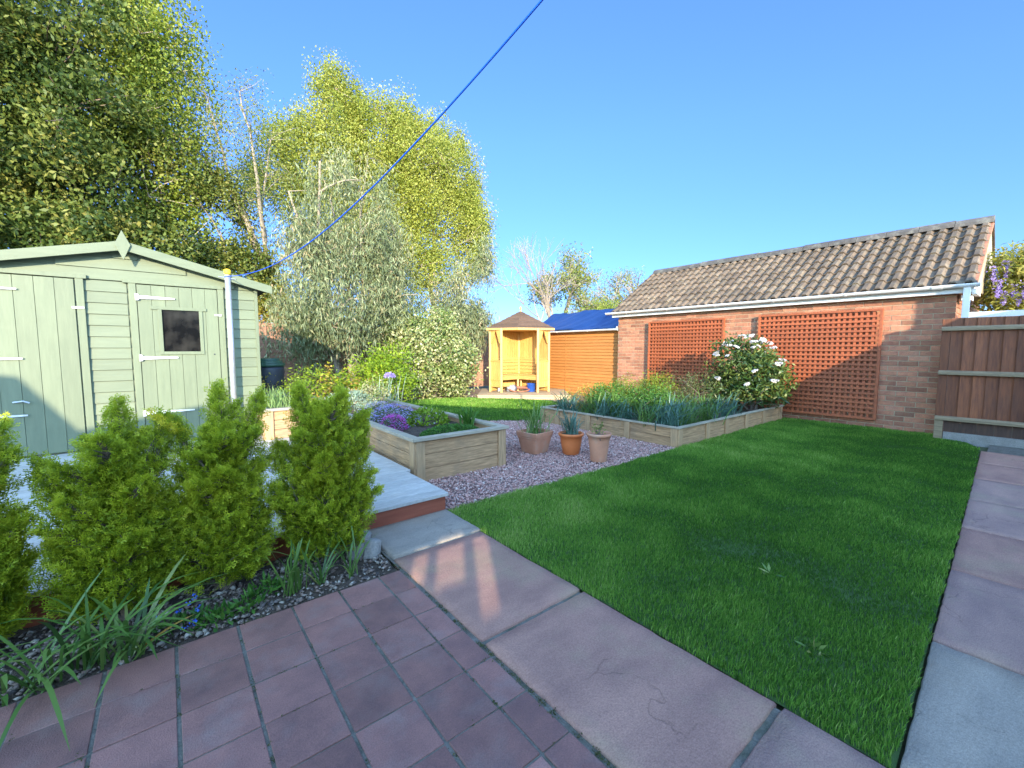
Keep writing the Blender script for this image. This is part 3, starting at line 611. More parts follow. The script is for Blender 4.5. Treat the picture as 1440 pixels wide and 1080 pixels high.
mo.prism([(GX+.1,GY1-.01,-.05),(GX+3.3,GY1-.01,-.05),(GX+3.3,GY1-.01,2.0),(GX+1.62,GY1-.01,3.08),(GX+.1,GY1-.01,2.06)], (0,-.1,0))
mo.box(GX+3.2,GY0+.1,-.05,GX+3.3,GY1-.1,2.0); mo.build('mortar', M['mortar'], gw)
gb = bricks(lambda m_,a_,b__,z,zt: m_.box(a_, GY0+e_(.001), z, b__, GY0+.03, zt) if z < min(2.0+ (a_)*.62, 2.0+(3.3-b__)*.62) else None, GX+.1, GX+3.3, -.02, 3.05)
gb.build('gable_bricks', M['brick'], ga)
# tiled roof
sl0 = Vector((GX-.13, 0, 2.045)); sl1 = Vector((GX+1.60, 0, 3.165)); sd = (sl1-sl0); SLn = sd.length; sd.normalize(); sn = Vector((-sd.z,0,sd.x))
ya, yb = GY0-.19, GY1+.12; NR = 8; gauge = SLn/NR; per = .157
rt = MB(); ncol = int(round((yb-ya)/(per*2))); tw = (yb-ya)/ncol
for r in range(NR):
    off = (tw/2)*0
    for c in range(ncol):
        k = 24; top = []; low = []; lip = []; j_ = random.uniform(-.004,.004); js = random.uniform(-.006,.006)
        for i in range(k+1):
            u = i/k; ph = (u*2) % 1.0 if i < k else 1.0
            hgt = .034*max(0, math.cos((ph-.5)*math.pi*1.0))**1.0 if True else 0
            hgt = .040*min(1,max(0,.62-.95*math.cos(2*math.pi*ph)))
            y_ = ya+(c+u*.999)*tw
            s0 = r*gauge+js; s1 = (r+1)*gauge+.03
            low.append(sl0+sd*s0+sn*(hgt+.034+j_)+Vector((0,y_,0))); top.append(sl0+sd*s1+sn*(hgt+.004+j_*.5)+Vector((0,y_,0))); lip.append(sl0+sd*s0+sn*(hgt+.012+j_)+Vector((0,y_,0)))
        rt.quadgrid([lip, low, top])
ro = rt.build('roof', M['rooftile'], ga)
rt = MB(); rt.prism([(sl0.x+.02,ya+.03,sl0.z-.02),(sl1.x,ya+.03,sl1.z-.01),(2*sl1.x-sl0.x,ya+.03,sl0.z-.02)], (0,yb-ya-.06,0)); rt.build('roof_deck', M['mortar'], ro)
rt = MB(); rt.prism([(sl1.x,ya,sl1.z+.03),(2*sl1.x-sl0.x,ya,sl0.z+.0),(2*sl1.x-sl0.x,ya,sl0.z+.03),(sl1.x,ya,sl1.z+.06)], (0,yb-ya,0)); rt.build('rear_slope', M['rooftile'], ro)
rd = MB(); y_ = ya
while y_ < yb-.1:
    L_ = min(.42, yb-y_); rd.prism([(sl1.x+math.cos(t)*.15, y_, sl1.z-.03+math.sin(t)*.125+.012*((int(y_*10)) % 2)) for t in np.linspace(math.pi,0,9)], (0,L_-.006,0)); y_ += L_
rd.build('ridge_tiles', M['ridge'], ro)
vg = MB(); dn = sd*.0
vg.prism([tuple(sl0+sn*(-.03)+Vector((0,ya,0))), tuple(sl1+sn*(-.03)+Vector((0,ya,0))), tuple(sl1+sn*.03+Vector((0,ya,0))), tuple(sl0+sn*.03+Vector((0,ya,0)))], (0,.04,0)); vg.build('verge', M['brick'], ro)
fa = MB(); fa.box(GX-.125, ya+.03, 1.95, GX-.10, yb-.03, 2.055); fa.box(GX-.10, ya+.03, 1.95, GX-.004, yb-.03, 1.964); fa.build('fascia', M['upvc'], ga, bevel=.002)
gu = MB(); k = 10
pr_ = [(math.cos(t)*.055, math.sin(t)*.05) for t in np.linspace(math.pi, 2*math.pi, k)]
rows = [[(GX-.182+a_, y_, 2.06+b__) for a_,b__ in pr_]+[(GX-.182+a_*.9, y_, 2.06+b__*.9) for a_,b__ in pr_[::-1]] for y_ in (ya-.02, yb+.08)]
gu.quadgrid(rows, True); gt = gu.build('gutter', M['upvc'], ga, smooth=True)
for y_ in np.linspace(ya+.35, yb-.5, 6):
    g2 = MB(); g2.prism([(GX-.182+a_*1.08, y_, 2.06+b__*1.08+.0) for a_,b__ in pr_], (0,.03,0)); g2.box(GX-.13,y_,2.03,GX-.12,y_+.03,2.07); g2.build('gutter_bracket', M['upvc'], gt)
g2 = MB(); g2.prism([(GX-.182+a_*1.12, ya+.32, 2.06+b__*1.12) for a_,b__ in pr_], (0,.10,0)); g2.build('gutter_joint', M['upvc'], gt)
for y_ in (ya-.03, yb+.08):
    g2 = MB(); g2.prism([(GX-.182+a_*1.05, y_, 2.06+b__*1.05+.003) for a_,b__ in pr_], (0,.014,0)); g2.build('gutter_end', M['upvc'], gt)
dp = MB(); dp.box(GX-.20, GY0-.14, 1.3, GX-.14, GY0-.07, 2.02); dp.build('downpipe', M['upvc'], ga, bevel=.006)
bx = MB(); bx.prism([(GX-.1,GY0-.19,1.93),(GX+.42,GY0-.19,1.93),(GX+.30,GY0-.19,2.14),(GX-.1,GY0-.19,1.99)], (0,.05,0)); bx.box(GX+.0,GY0-.14,1.86,GX+.25,GY0-.04,1.93); bx.build('eaves_box', M['upvc'], ga, bevel=.003)
# porch beam to the right
be = MB(); be.box(8.52,-3.0,1.615,8.60,.70,1.70)
tag(be.build('white_beam', M['upvc'], None, bevel=.004), 'long white painted beam just above the top of the brown fence', 'beam')

# trellis panels
def trellis(y0, y1, z0, z1, label):
    t = empty('trellis_panel', (8.37,(y0+y1)/2,z0), 0, label, 'trellis', 'stained trellis panels on the garage wall')
    hw = (y1-y0)/2; H = z1-z0
    f = MB(); f.box(-.015,-hw,0,.03,-hw+.035,H); f.box(-.015,hw-.035,0,.03,hw,H); f.box(-.015,-hw+.035,0,.03,hw-.035,.035); f.box(-.015,-hw+.035,H-.035,.03,hw-.035,H); f.build('frame', M['trellis'], t, bevel=.002)
    n = int(round((2*hw-.07)/.0735)); s_ = (2*hw-.07)/n
    v = MB()
    for i in range(1,n): v.box(.008,-hw+.035+i*s_-.0165+e_(.001),.035,.021,-hw+.035+i*s_+.0165,H-.035)
    v.build('upright_slats', M['trellis'], t)
    n = int(round((H-.07)/.0735)); s_ = (H-.07)/n; v = MB()
    for i in range(1,n): v.box(-.010,-hw+.035,.035+i*s_-.0165+e_(.001),.0075,hw-.035,.035+i*s_+.0165)
    v.build('cross_slats', M['trellis'], t)
    for yy_ in (-hw+.1, hw-.12):
        for q_ in (.2,.75): bk = MB(); bk.box(.03,yy_,H*q_,.077,yy_+.03,H*(q_+.05)); bk.build('wall_spacer', M['trellis'], t)
    return t
trellis(1.53,3.26,.115,1.81,'orange stained trellis panel behind the white flowering bush, nearer the fence')
trellis(3.87,5.53,.115,1.80,'orange stained trellis panel on the garage wall, nearer the blue roof')

# ------------------------------------------------------------------ blue roofed outbuilding
bo = empty('blue_roofed_outbuilding', (8.62,8,0), 0, 'orange boarded outbuilding with a bright blue sheeted roof beside the garage', 'outbuilding')
w_ = MB(); z = 0.0
while z < 1.66:
    w_.prism([(0,-1.56,z),(-.022,-1.56,z+.005),(-.004,-1.56,z+.073),(0,-1.56,z+.078)], (0,3.2,0)); z += .08
w_.box(0.001,-1.56,-.05,.03,1.64,1.70); w_.prism([(0.03,1.60,-.05),(2.6,1.60,-.05),(2.6,1.6,1.7),(1.4,1.6,2.3),(0.03,1.6,1.7)], (0,.04,0)); w_.build('wall', M['orange'], bo)
w_ = MB(); w_.box(-.024,1.18-.9,.0,-.019,1.20-.9,1.68); w_.build('board_joint', M['orange'], bo)
r_ = MB(); rows = []
for i in range(15):
    t = i/14; row = []
    for j in range(41):
        y_ = -1.56+3.3*j/40 + .5*t*(j/40); row.append((-.1+1.5*t, y_, 1.72+.64*t + .012*math.sin(y_*6+t*3)+.008*math.sin(y_*15+t*7)*(1) - .03*math.sin(math.pi*t) + (.02*math.sin(y_*3))))
    rows.append(row)
r_.quadgrid(rows); r_.quadgrid([rows[-1], [(2.9,p_[1],1.72) for p_ in rows[-1]]]); rr = r_.build('roof', M['tarp'], bo, smooth=True)
md = rr.modifiers.new('solid','SOLIDIFY'); md.thickness = .02
g_ = MB(); g_.quadgrid([[(-.13+math.cos(t)*.05, y_, 1.695+math.sin(t)*.045) for t in np.linspace(math.pi,2*math.pi,9)]+[(-.13+math.cos(t)*.044, y_, 1.695+math.sin(t)*.039) for t in np.linspace(2*math.pi,math.pi,9)] for y_ in (-1.52,1.7)], True); go = g_.build('gutter', M['upvc'], bo, smooth=True)
g_ = MB(); g_.prism([(-.13+math.cos(t)*.054,-1.54,1.698+math.sin(t)*.054) for t in np.linspace(0,2*math.pi,12)], (0,.02,0)); g_.build('gutter_end', M['upvc'], go)
for y_ in (-.6,.5): 
    g_ = MB(); g_.prism([(-.13+math.cos(t)*.055,y_,1.695+math.sin(t)*.05) for t in np.linspace(math.pi,2*math.pi,9)], (0,.03,0)); g_.build('gutter_bracket', M['upvc'], go)

# ------------------------------------------------------------------ right fence
rf_ = empty('close_boarded_fence', (8.06,.86,0), 0, 'tall dark brown close boarded fence with pale rails at the end of the path', 'fence')
b_ = MB(); y_ = -.09
while y_ > -3.6:
    b_.prism([(.03,y_,.26),(.03,y_-.117,.26),(.024,y_-.117,.26),(.001,y_,.26)], (0,0,1.345+random.uniform(-.003,.003))); y_ -= .115
b_.build('board', M['fence'], rf_, bevel=.0015)
b_ = MB(); y_ = -.09
while y_ > -3.6: b_.box(.012+random.uniform(0,.003),y_-.148,.10,.03,y_,.252); y_ -= .15
b_.build('kick_board', M['kick'], rf_)
for z in (.275,.885,1.465):
    b_ = MB(); b_.prism([(.005,0,z-.028),(-.035,0,z-.022),(-.035,0,z+.012),(.005,0,z+.036)], (0,-3.6,0)); b_.build('rail', M['rail'], rf_, bevel=.003)
b_ = MB(); b_.box(-.0,-.085,-.05,.085,.0,1.60); b_.build('post', M['fence'], rf_, bevel=.004)
b_ = MB(); b_.box(-.02,-.085,-.03,-.0015,-.0,.31); b_.build('post_stub', M['rail'], rf_, bevel=.004)
b_ = MB(); b_.box(-.0,-3.6,-.05,.045,-.088,.095); b_.build('gravel_board', M['concrete'], rf_, bevel=.004)

# ------------------------------------------------------------------ back fence
for i, (x0, x1) in enumerate(((.9,2.55),(2.65,4.4),(4.5,6.25),(6.35,8.1))):
    f = empty('lap_fence_panel', ((x0+x1)/2,11.0,0), 0, ['brown overlap fence panel beside the shed corner and water butt','brown overlap fence panel behind the eucalyptus trunks','brown overlap fence panel behind the variegated bush','brown overlap fence panel directly behind the pine arbour'][i], 'fence', 'overlap fence panels along the back')
    hw = (x1-x0)/2; mb = MB(); z = .04
    while z < 1.68:
        mb.prism([(-hw,-.0,z),(-hw,-.014,z),(-hw,-.004,z+.125),(-hw,.0,z+.125)], (2*hw,0,0)); z += .108
    mb.build('slat_panel', M['panel'], f)
    mb = MB()
    for xx in (-hw,0,hw-.04): mb.box(xx,-.035,.03,xx+.04,-.0145,1.72)
    mb.box(-hw,-.03,1.722,hw,.03,1.742); mb.build('battens', M['panel'], f)
    mb = MB(); mb.box(-hw-.09,-.045,-.05,-hw-.005,.045,1.78); mb.build('post', M['panel'], f)

# ------------------------------------------------------------------ arbour
am = empty('corner_arbour', (7.08,8.46,.08), hd-math.pi/2, 'honey coloured pine corner arbour with bench and brown pointed roof', 'arbour')
# plan in local coordinates: front = -y
BK = (0,.95); LS = (-.77,.22); RS = (.77,.22); LF = (-.47,-.02); RF_ = (.47,-.02); HT = 1.66
def vpost(x, y, w_=.06): 
    mb = MB(); mb.box(x-w_/2,y-w_/2,0,x+w_/2,y+w_/2,HT); mb.build('post', M['arbour'], am, bevel=.003)
for q_ in (LS,RS,LF,RF_,BK): vpost(*q_)
def tg(a, b, z0, z1, wd=.09, th=.014, off=(0,0)):
    mb = MB(); a = Vector((a[0]+off[0],a[1]+off[1],0)); b = Vector((b[0]+off[0],b[1]+off[1],0)); n = max(1,int(round((b-a).length/wd)))
    for i in range(n):
        p_ = a.lerp(b,(i+.06)/n); q_ = a.lerp(b,(i+.94)/n); mb.beam((p_.x,p_.y,(z0+z1)/2),(q_.x,q_.y,(z0+z1)/2),th,(z1-z0))
    return mb
for a, b in ((LS,BK),(BK,RS)):
    tg(a,b,.02,HT-.02).build('back_panel', M['arbour'], am)
for a, b, s_ in ((LF,LS,-1),(RF_,RS,1)):
    A_ = Vector((*a,0)); B_ = Vector((*b,0)); d = (B_-A_).normalized(); A2 = A_+d*.03; B2 = B_-d*.03
    sp_ = tg((A2.x,A2.y),(B2.x,B2.y),.16,.80).build('side_panel', M['arbour'], am)
    rl = MB(); rl.beam((A2.x,A2.y,.815),(B2.x,B2.y,.815),.05,.03); rl.beam((A2.x,A2.y,.32),(B2.x,B2.y,.32),.045,.03); rl.beam((A2.x,A2.y,.15),(B2.x,B2.y,.15),.04,.03); rl.build('side_rail', M['arbour'], am)
    br_ = MB(); mid = (A2+B2)/2; zt = HT-.03
    nn = Vector((-d.y,d.x,0))*.012
    for E_, q_ in ((A2, 1), (B2, -1)):
        br_.prism([tuple(E_-nn+Vector((0,0,zt))), tuple(mid-nn+Vector((0,0,zt))), tuple(E_+d*.035*q_-nn+Vector((0,0,zt-.36))), tuple(E_-nn+Vector((0,0,zt-.36)))], tuple(nn*2))
    br_.build('arch_bracket', M['arbour'], am)
# seat and backrest slats
st = MB(); inn = [(LS[0]+.05,LS[1]-.02),(0,BK[1]-.04),(RS[0]-.05,RS[1]-.02),(.46,.02),(.43,.04),(0,.52),(-.43,.04),(-.46,.02)]
st.prism([(x,y,.42) for x,y in [(-.74,.22),(0,.92),(0,.46),(-.43,.05),(-.47,.03)]], (0,0,.028)); st.prism([(x,y,.42) for x,y in [(.74,.22),(.47,.03),(.43,.05),(.002,.46),(.002,.92)]], (0,0,.028)); st.build('seat', M['arbourh'], am, bevel=.003)
sa = MB(); sa.beam((-.44,.055,.365),(0,.475,.365),.02,.10); sa.beam((0.0,.475,.365),(.44,.055,.365),.02,.10); sa.build('seat_apron', M['arbourh'], am)
ss = MB(); ss.box(-.06,.46,0,-.01,.51,.42); ss.box(.03,.60,0,.07,.64,.42); ss.build('seat_support', M['arbour'], am)
lowr = MB(); lowr.beam((-.43,.03,.19),(-.13,.31,.19),.02,.09); lowr.build('lower_board', M['arbourh'], am)
for z in (.52,.61,.70,.79,.86):
    bs = MB(); bs.beam((LS[0]+.05,LS[1]-.0,z),(-.02,BK[1]-.05,z),.018,.062); bs.beam((.02,BK[1]-.05,z),(RS[0]-.05,RS[1],z),.018,.062); bs.build('backrest_slat', M['arbourh'], am)
# roof
ev = [(-.86,.14),(-.06,-.18),(.90,.10),(.42,.72),(0,1.10),(-.50,.62)]; apx = (0.03,.38,HT+.46)
rm = MB(); NL = 7
for i in range(len(ev)):
    a = Vector((*ev[i],HT-.01)); b = Vector((*ev[(i+1)%len(ev)],HT-.01)); c = Vector(apx)
    for k in range(NL):
        t0, t1 = k/NL, (k+1)/NL+.02; up_ = Vector((0,0,.018))
        p0 = a.lerp(c,t0)+up_; p1_ = b.lerp(c,t0)+up_; p2_ = b.lerp(c,min(t1,1)); p3_ = a.lerp(c,min(t1,1))
        rm.v += [tuple(p0),tuple(p1_),tuple(p2_+Vector((0,0,.002))),tuple(p3_+Vector((0,0,.002))),tuple(p0-up_),tuple(p1_-up_)]; o_ = len(rm.v)-6
        rm.f += [(o_,o_+1,o_+2,o_+3),(o_+4,o_+5,o_+1,o_)]
ar = rm.build('roof', M['shingle'], am)
ed = MB()
for i in range(len(ev)):
    a = Vector((*ev[i],HT-.025)); b = Vector((*ev[(i+1)%len(ev)],HT-.025)); ed.beam(a,b,.022,.055)
ed.build('eaves_board', M['arbour'], ar)
sf = MB(); sf.prism([(x*.97,y*.97+.01,HT-.055) for x,y in ev], (0,0,.012)); sf.build('ceiling', M['arbour'], ar)
fn = MB(); fn.lathe([(.02,0),(.03,.02),(.012,.035),(.014,.05),(.03,.07),(.036,.09),(.028,.115),(.012,.13),(.001,.15)], (apx[0],apx[1],apx[2]-.015), 16); fn.build('finial', M['arbour'], ar, smooth=True)
# platform
pf = empty('timber_platform', (7.08,8.46,0), hd-math.pi/2, 'low pale timber platform under the corner arbour', 'platform')
mb = MB(); y_ = -.62
while y_ < 1.1: mb.box(-1.05,y_,.045,1.25,y_+.116,.078); y_ += .12
mb.build('deck_boards', M['platform'], pf, bevel=.003)
mb = MB(); mb.box(-1.04,-.61,-.05,1.24,-.585,.043); mb.box(-1.04,-.58,-.05,-1.02,1.0,.043); mb.box(1.22,-.58,-.05,1.24,1.0,.043); mb.build('frame', M['platform'], pf)
# things under the bench
axf = Matrix.Translation((7.08,8.46,.0785)) @ Matrix.Rotation(hd-math.pi/2, 4, 'Z')
def wloc(x, y, z=0): return tuple(axf @ Vector((x,y,z)))
bk_ = empty('bucket', wloc(.31,.26), 0, 'small blue plastic bucket under the arbour bench', 'bucket')
mb = MB(); mb.lathe([(0,0),(.10,0),(.105,.01),(.12,.2),(.128,.205),(.128,.215),(.116,.212),(.1,.02),(0,.015)], n=24); mb.build('bucket_body', M['blue'], bk_, smooth=True)
mb = MB(); mb.tube([(math.cos(t)*.124,.0,.2-abs(math.sin(t))*.08) for t in np.linspace(0,math.pi,12)], .004, 6); mb.build('handle', M['zinc'], bk_)
mb = MB(); pts = []
for t in np.linspace(0, 2*math.pi*5, 120): pts.append(wloc(.0+.26*math.cos(t)*(1-.03*math.sin(t*.3)), .15+.12*math.sin(t)+.01*math.sin(t*2.3), .02+.11*(.5+.5*math.sin(t))*(.6+.1*t/6)))
mb.tube(pts, .012, 6); tag(mb.build('garden_hose', M['hose'], None, smooth=True), 'coiled reddish brown garden hose under the arbour bench', 'hose')
def blob(name, c, r, m, label, cat_, seed=0, nz_=.18, n=14):
    mb = MB(); rows = []
    for i in range(n+1):
        ph = -math.pi/2+math.pi*i/n; row = []
        for k in range(n*2):
            th = math.pi*k/n; s_ = 1+nz_*math.sin(th*3+seed+ph*2)*math.cos(ph*3+seed*2)+nz_*.5*math.sin(th*7+seed*3+ph*5)
            row.append((c[0]+r[0]*s_*math.cos(ph)*math.cos(th), c[1]+r[1]*s_*math.cos(ph)*math.sin(th), max(c[2]-r[2]*.8, c[2]+r[2]*s_*math.sin(ph))))
        rows.append(row)
    mb.quadgrid(rows, True); o = mb.build(name, M[m], None, smooth=True)
    if label: tag(o, label, cat_)
    return o
blob('sack', wloc(-.20,.26,.08), (.15,.10,.1), 'sack', 'crumpled grey sack under the left half of the arbour bench', 'sack', 1)
blob('sack', wloc(-.52,.12,.06), (.06,.06,.06), 'white_hinge', 'small white bundle on the platform inside the left arbour side', 'bundle', 3)

# water butt by the shed
wb = empty('water_butt', (1.32,8.3,0), 0, 'dark water butt with green lid between the shed corner and fence', 'water butt')
mb = MB(); mb.lathe([(0,0),(.22,0),(.25,.2),(.27,.5),(.26,.85),(.25,.92),(0,.92)], n=28); mb.build('barrel', M['dark'], wb, smooth=True)
mb = MB(); mb.lathe([(.27,.91),(.275,.93),(.27,.96),(.24,.965),(.235,1.0),(.2,1.01),(.19,1.045),(0,1.055)], n=28); mb.build('lid', M['green_lid'], wb)

# rubble by the step
for (x,y,z,s_,rz,lb) in ((.83,2.46,.03,(.075,.06,.085),.5,'pale broken stone block standing against the conifer by the step'),(.885,2.40,.01,(.045,.05,.07),1.2,'grey cut stone lump leaning beside the corner of the grey slab')):
    mb = MB(); n_ = 7
    mb.prism([(math.cos(6.28*k/n_+.3)*s_[0]*random.uniform(.8,1.1), math.sin(6.28*k/n_+.3)*s_[1]*random.uniform(.8,1.1), -s_[2]) for k in range(n_)], (.01,.012,s_[2]*2))
    o = mb.build('stone_block', M['concrete'], None, bevel=.01); o.location = (x,y,z); o.rotation_euler = (.2,.15,rz); tag(o, lb, 'stone')

# the house behind the camera: stays out of view, throws the evening shadow
ho = empty('house', (0,0,0), 0, 'low rendered house standing behind the patio', 'house')
prof = [(-7.6,3.7),(-6.95,3.6),(-6.55,3.0),(-6.5,3.03),(-5.5,3.2),(-5.4,2.45),(-4.3,2.56),(-3.9,2.75),(-3.0,3.3),(-2.4,3.18),(-1.8,3.03),(-.5,2.74),(1.5,2.30),(4.3,2.08),(4.64,2.27),(5.63,2.81),(5.635,3.3),(5.86,3.3),(5.865,2.8),(7.5,2.55)]
px_ = [a for a,_ in prof]; pz_ = [b for _,b in prof]
op = [(-2.40,-2.28,1.50,1.60),(-2.25,-2.04,1.47,1.62),(-2.0,-1.86,1.38,1.60)]  # slots added in the unseen wall to let sun onto the near slab
xsn = sorted(set(px_+[a for o_ in op for a in o_[:2]])); mb = MB()
for a_, b__ in zip(xsn[:-1], xsn[1:]):
    za, zb = np.interp(a_,px_,pz_), np.interp(b__,px_,pz_); h_ = [o_ for o_ in op if o_[0] <= a_+1e-6 and o_[1] >= b__-1e-6]
    if h_:
        mb.prism([(a_,-3.5,-.05),(b__,-3.5,-.05),(b__,-3.5,h_[0][2]),(a_,-3.5,h_[0][2])], (0,-.06,0)); mb.prism([(a_,-3.5,h_[0][3]),(b__,-3.5,h_[0][3]),(b__,-3.5,zb),(a_,-3.5,za)], (0,-.06,0))
    else: mb.prism([(a_,-3.5,-.05),(b__,-3.5,-.05),(b__,-3.5,zb),(a_,-3.5,za)], (0,-.06,0))
mb.build('wall', M['render'], ho)

# ================================================================== planting
def frond():
    q = []; n = 5
    def dia(a, d, l, w_):
        d = d/np.linalg.norm(d); s_ = np.array([-d[1], d[0], 0]); a = np.array(a)
        q.append([a, a+d*l*.65+s_*w_, a+d*l, a+d*l*.65-s_*w_])
    for i in range(n):
        t = (i+.2)/n; x = t*.95; L_ = (.46-.30*t)*(1.25 if i % 2 else .8)
        for s_ in (1,-1):
            d = np.array([.62,.78*s_,0]); a = np.array([x+.06*s_,0,0]); dia(a, d, L_, .034)
            if i < 4: dia(a+d*L_*.45, np.array([1,-.05*s_,0]), L_*.5, .03)
    dia([0,0,0], np.array([1,0,0]), 1.1, .022)
    V = np.array(q).reshape(-1,3); V[:,2] = -.12*V[:,0]**2 + .35*np.abs(V[:,1])*np.sin(V[:,0]*7+V[:,1]*9)
    return V
FR = frond()
def fronds(P, A, sz, rnd):
    n = len(P); A = norm(A); W = norm(np.cross(A, rand_unit(n)*.8+np.array([0,0,.3]))); N = np.cross(A, W)
    V = P[:,None] + (FR[None,:,0:1]*A[:,None] + FR[None,:,1:2]*W[:,None] + FR[None,:,2:3]*N[:,None])*sz[:,None,None]
    k = len(FR); F = np.arange(n*k).reshape(-1,4)
    r = np.clip(rnd[:,None] + .55*(FR[None,:,0]-.55) + RNG.normal(0,.05,(n,k)), 0, 1)
    return V.reshape(-1,3), F, r.ravel()
def conifer(loc, plumes, nf, label, sz=.07):
    nf = int(nf*2.1); R0 = random.Random(len(label)); base_pl = list(plumes)
    for a, b, rad in base_pl[:1]:
        for k in range(17):
            t_ = .08+.80*(k+.5)/17; aa = k*2.4+R0.uniform(-.4,.4); h0 = a[2]+(b[2]-a[2])*t_; r1 = rad*(1.06-.42*t_)*R0.uniform(.8,1.2)
            plumes = plumes+[((0,0,h0),(math.cos(aa)*r1,math.sin(aa)*r1*.8,h0+R0.uniform(.12,.24)),R0.uniform(.06,.09))]
    t = empty('golden_conifer', (loc[0],loc[1],-.01), 0, label, 'conifer', 'golden conifers along the patio edge')
    Ps=[];As=[];Ss=[];Rs=[]
    tot = sum(p_[2]*math.dist(p_[0],p_[1]) for p_ in plumes); wood = MB()
    for a, b, rad in plumes:
        n = int(nf*rad*math.dist(a,b)/tot); a = np.array(a); b = np.array(b); tt = RNG.random(n)**1.0
        prof = np.clip(np.sin(np.pi*(.16+.80*tt))**.75, .05, 1)*(1-.35*tt)
        th = RNG.uniform(0, 2*np.pi, n); q = np.sqrt(RNG.uniform(.12,1,n))
        lump = 1+.22*np.sin(th*3+tt*9+rad*40)+.15*np.sin(th*5-tt*17)
        out = np.column_stack([np.cos(th), np.sin(th), np.zeros(n)])
        P = a+(b-a)*tt[:,None]+out*(rad*prof*q*lump*.80)[:,None]
        ax = (b-a)/np.linalg.norm(b-a)
        A = out*(.75-.45*tt)[:,None]+ax*(.55+.6*tt)[:,None]+RNG.normal(0,.28,(n,3))
        Ps.append(P);As.append(A);Ss.append(sz*RNG.uniform(.65,1.35,n)*(1-.3*tt));Rs.append(np.clip(.30+.16*q+.1*tt+RNG.normal(0,.10,n)+.12*vnoise(P,9,3),0,1))
        limb(wood, (0,0,0), a, .016, .012, .05, 4, 6); limb(wood, a, a+(b-a)*.93, .010, .003, .06, 7, 5)
        for i in RNG.choice(n, min(60,n), False):
            c = a+(b-a)*max(0,tt[i]-.15); limb(wood, c, P[i], .004, .0015, .08, 4, 3)
    P = np.concatenate(Ps)
    wood.build('stem', M['bark'], t)
    V,F,r = fronds(P, np.concatenate(As), np.concatenate(Ss), np.concatenate(Rs)); npmesh('foliage', V, F, M['conifer'], t, r)
    return t
conifer((.66,2.49), [((0,0,.06),(.0,.02,.90),.25),((-.08,.0,.15),(-.22,.05,.70),.12),((.06,0,.12),(.20,-.02,.80),.15),((-.04,.05,.3),(-.10,.08,1.0),.11),((.02,0,.35),(.09,.0,.97),.10),((-.05,0,.1),(-.26,0,.48),.11),((.08,-.05,.08),(.18,-.07,.42),.13)], 3400, 'broad golden conifer nearest the deck step, ragged on its left side')
conifer((.17,2.52), [((0,0,.06),(0,.0,.82),.22),((.0,.02,.3),(.02,.04,1.02),.10),((.05,0,.35),(.19,.02,.98),.09),((-.03,0,.3),(-.15,0,.88),.07),((.06,0,.05),(.14,-.03,.55),.15),((-.08,0,.08),(-.16,-.03,.5),.12)], 3000, 'tall golden conifer with a forked top, in front of the white pole')
conifer((-.20,2.52), [((0,0,.06),(0,0,.80),.23),((.0,0,.3),(.02,.02,.97),.12),((.05,0,.3),(.17,0,.9),.10),((-.06,0,.2),(-.22,0,.75),.11),((.05,0,.05),(.14,0,.45),.13),((-.1,0,.06),(-.2,-.03,.4),.13)], 3000, 'bushy golden conifer in front of the wide boarded shed door')
conifer((-.64,2.54), [((0,0,.06),(.0,0,.80),.19),((.03,0,.3),(.09,.0,.90),.08),((0,0,.05),(.11,0,.5),.13),((0,0,.05),(-.1,0,.5),.15)], 2400, 'golden conifer cut off by the left edge of the photo')
# bright yellow shoot on the left of the forked conifer
fk = [o for o in COL.objects if o.name.startswith('golden_conifer') and 'forked' in o.get('label','')][0]
t_ = np.linspace(0,1,46); P = np.column_stack([-.10-.13*t_, -.04*t_, .80+.11*t_])+RNG.normal(0,.008,(46,3)); A = np.tile([-.75,-.2,.65],(46,1))+RNG.normal(0,.25,(46,3))
V,F,r = fronds(P, A, np.full(46,.05), np.full(46,.95)); npmesh('yellow_shoot', V, F, M['yellowtip'], fk, r)

def straps(parts, c, n, h, wd, spread=.06, lean=.5, droop=.5, rb=.5, seg=6, thr=None):
    c = np.array(c, float)
    base = c + np.column_stack([RNG.normal(0,spread,n), RNG.normal(0,spread,n), np.zeros(n)])
    th = RNG.uniform(0,2*np.pi,n) if thr is None else RNG.uniform(*thr,n); hh = h*RNG.uniform(.55,1.15,n); ln = np.abs(RNG.normal(lean,.35*lean+.05,n)); dr = np.clip(RNG.normal(droop,.5*droop+.05,n),0,2)
    D = np.column_stack([np.cos(th),np.sin(th),np.zeros(n)]); W = np.column_stack([-np.sin(th+.5),np.cos(th+.5),np.zeros(n)])*(wd*RNG.uniform(.7,1.2,n)*.5)[:,None]
    rows = []
    for k in range(seg+1):
        t = k/seg; x = ln*t*hh + dr*hh*t**3*.45; z = hh*t - dr*hh*t**3*.45
        ctr = base + D*x[:,None] + np.array([0,0,1.])*z[:,None]; wf_ = .75+.5*t-1.2*max(0,t-.55)**1.0*1.1 if t < 1 else .05
        rows.append(ctr-W*wf_); rows.append(ctr+W*wf_)
    V = np.stack(rows,1); m_ = 2*(seg+1); F = []
    for k in range(seg): F.append([2*k,2*k+1,2*k+3,2*k+2])
    F = (np.array(F)[None]+np.arange(n)[:,None,None]*m_).reshape(-1,4)
    parts.append((V.reshape(-1,3),F,np.repeat(np.clip(RNG.normal(rb,.18,n),0,1),m_)))
def strap_clump(c, n, h, label, name='daffodil_clump', cat_='leafy plant', group=None, m='strap', **kw):
    ps = []; straps(ps, (0,0,0), n, h, kw.pop('wd',.012), **kw); V,F,r = join(ps)
    t = npmesh(name, V, F, M[m], None, r, True); t.location = c; return tag(t, label, cat_, group)
gD = 'spent daffodil clumps by the patio'
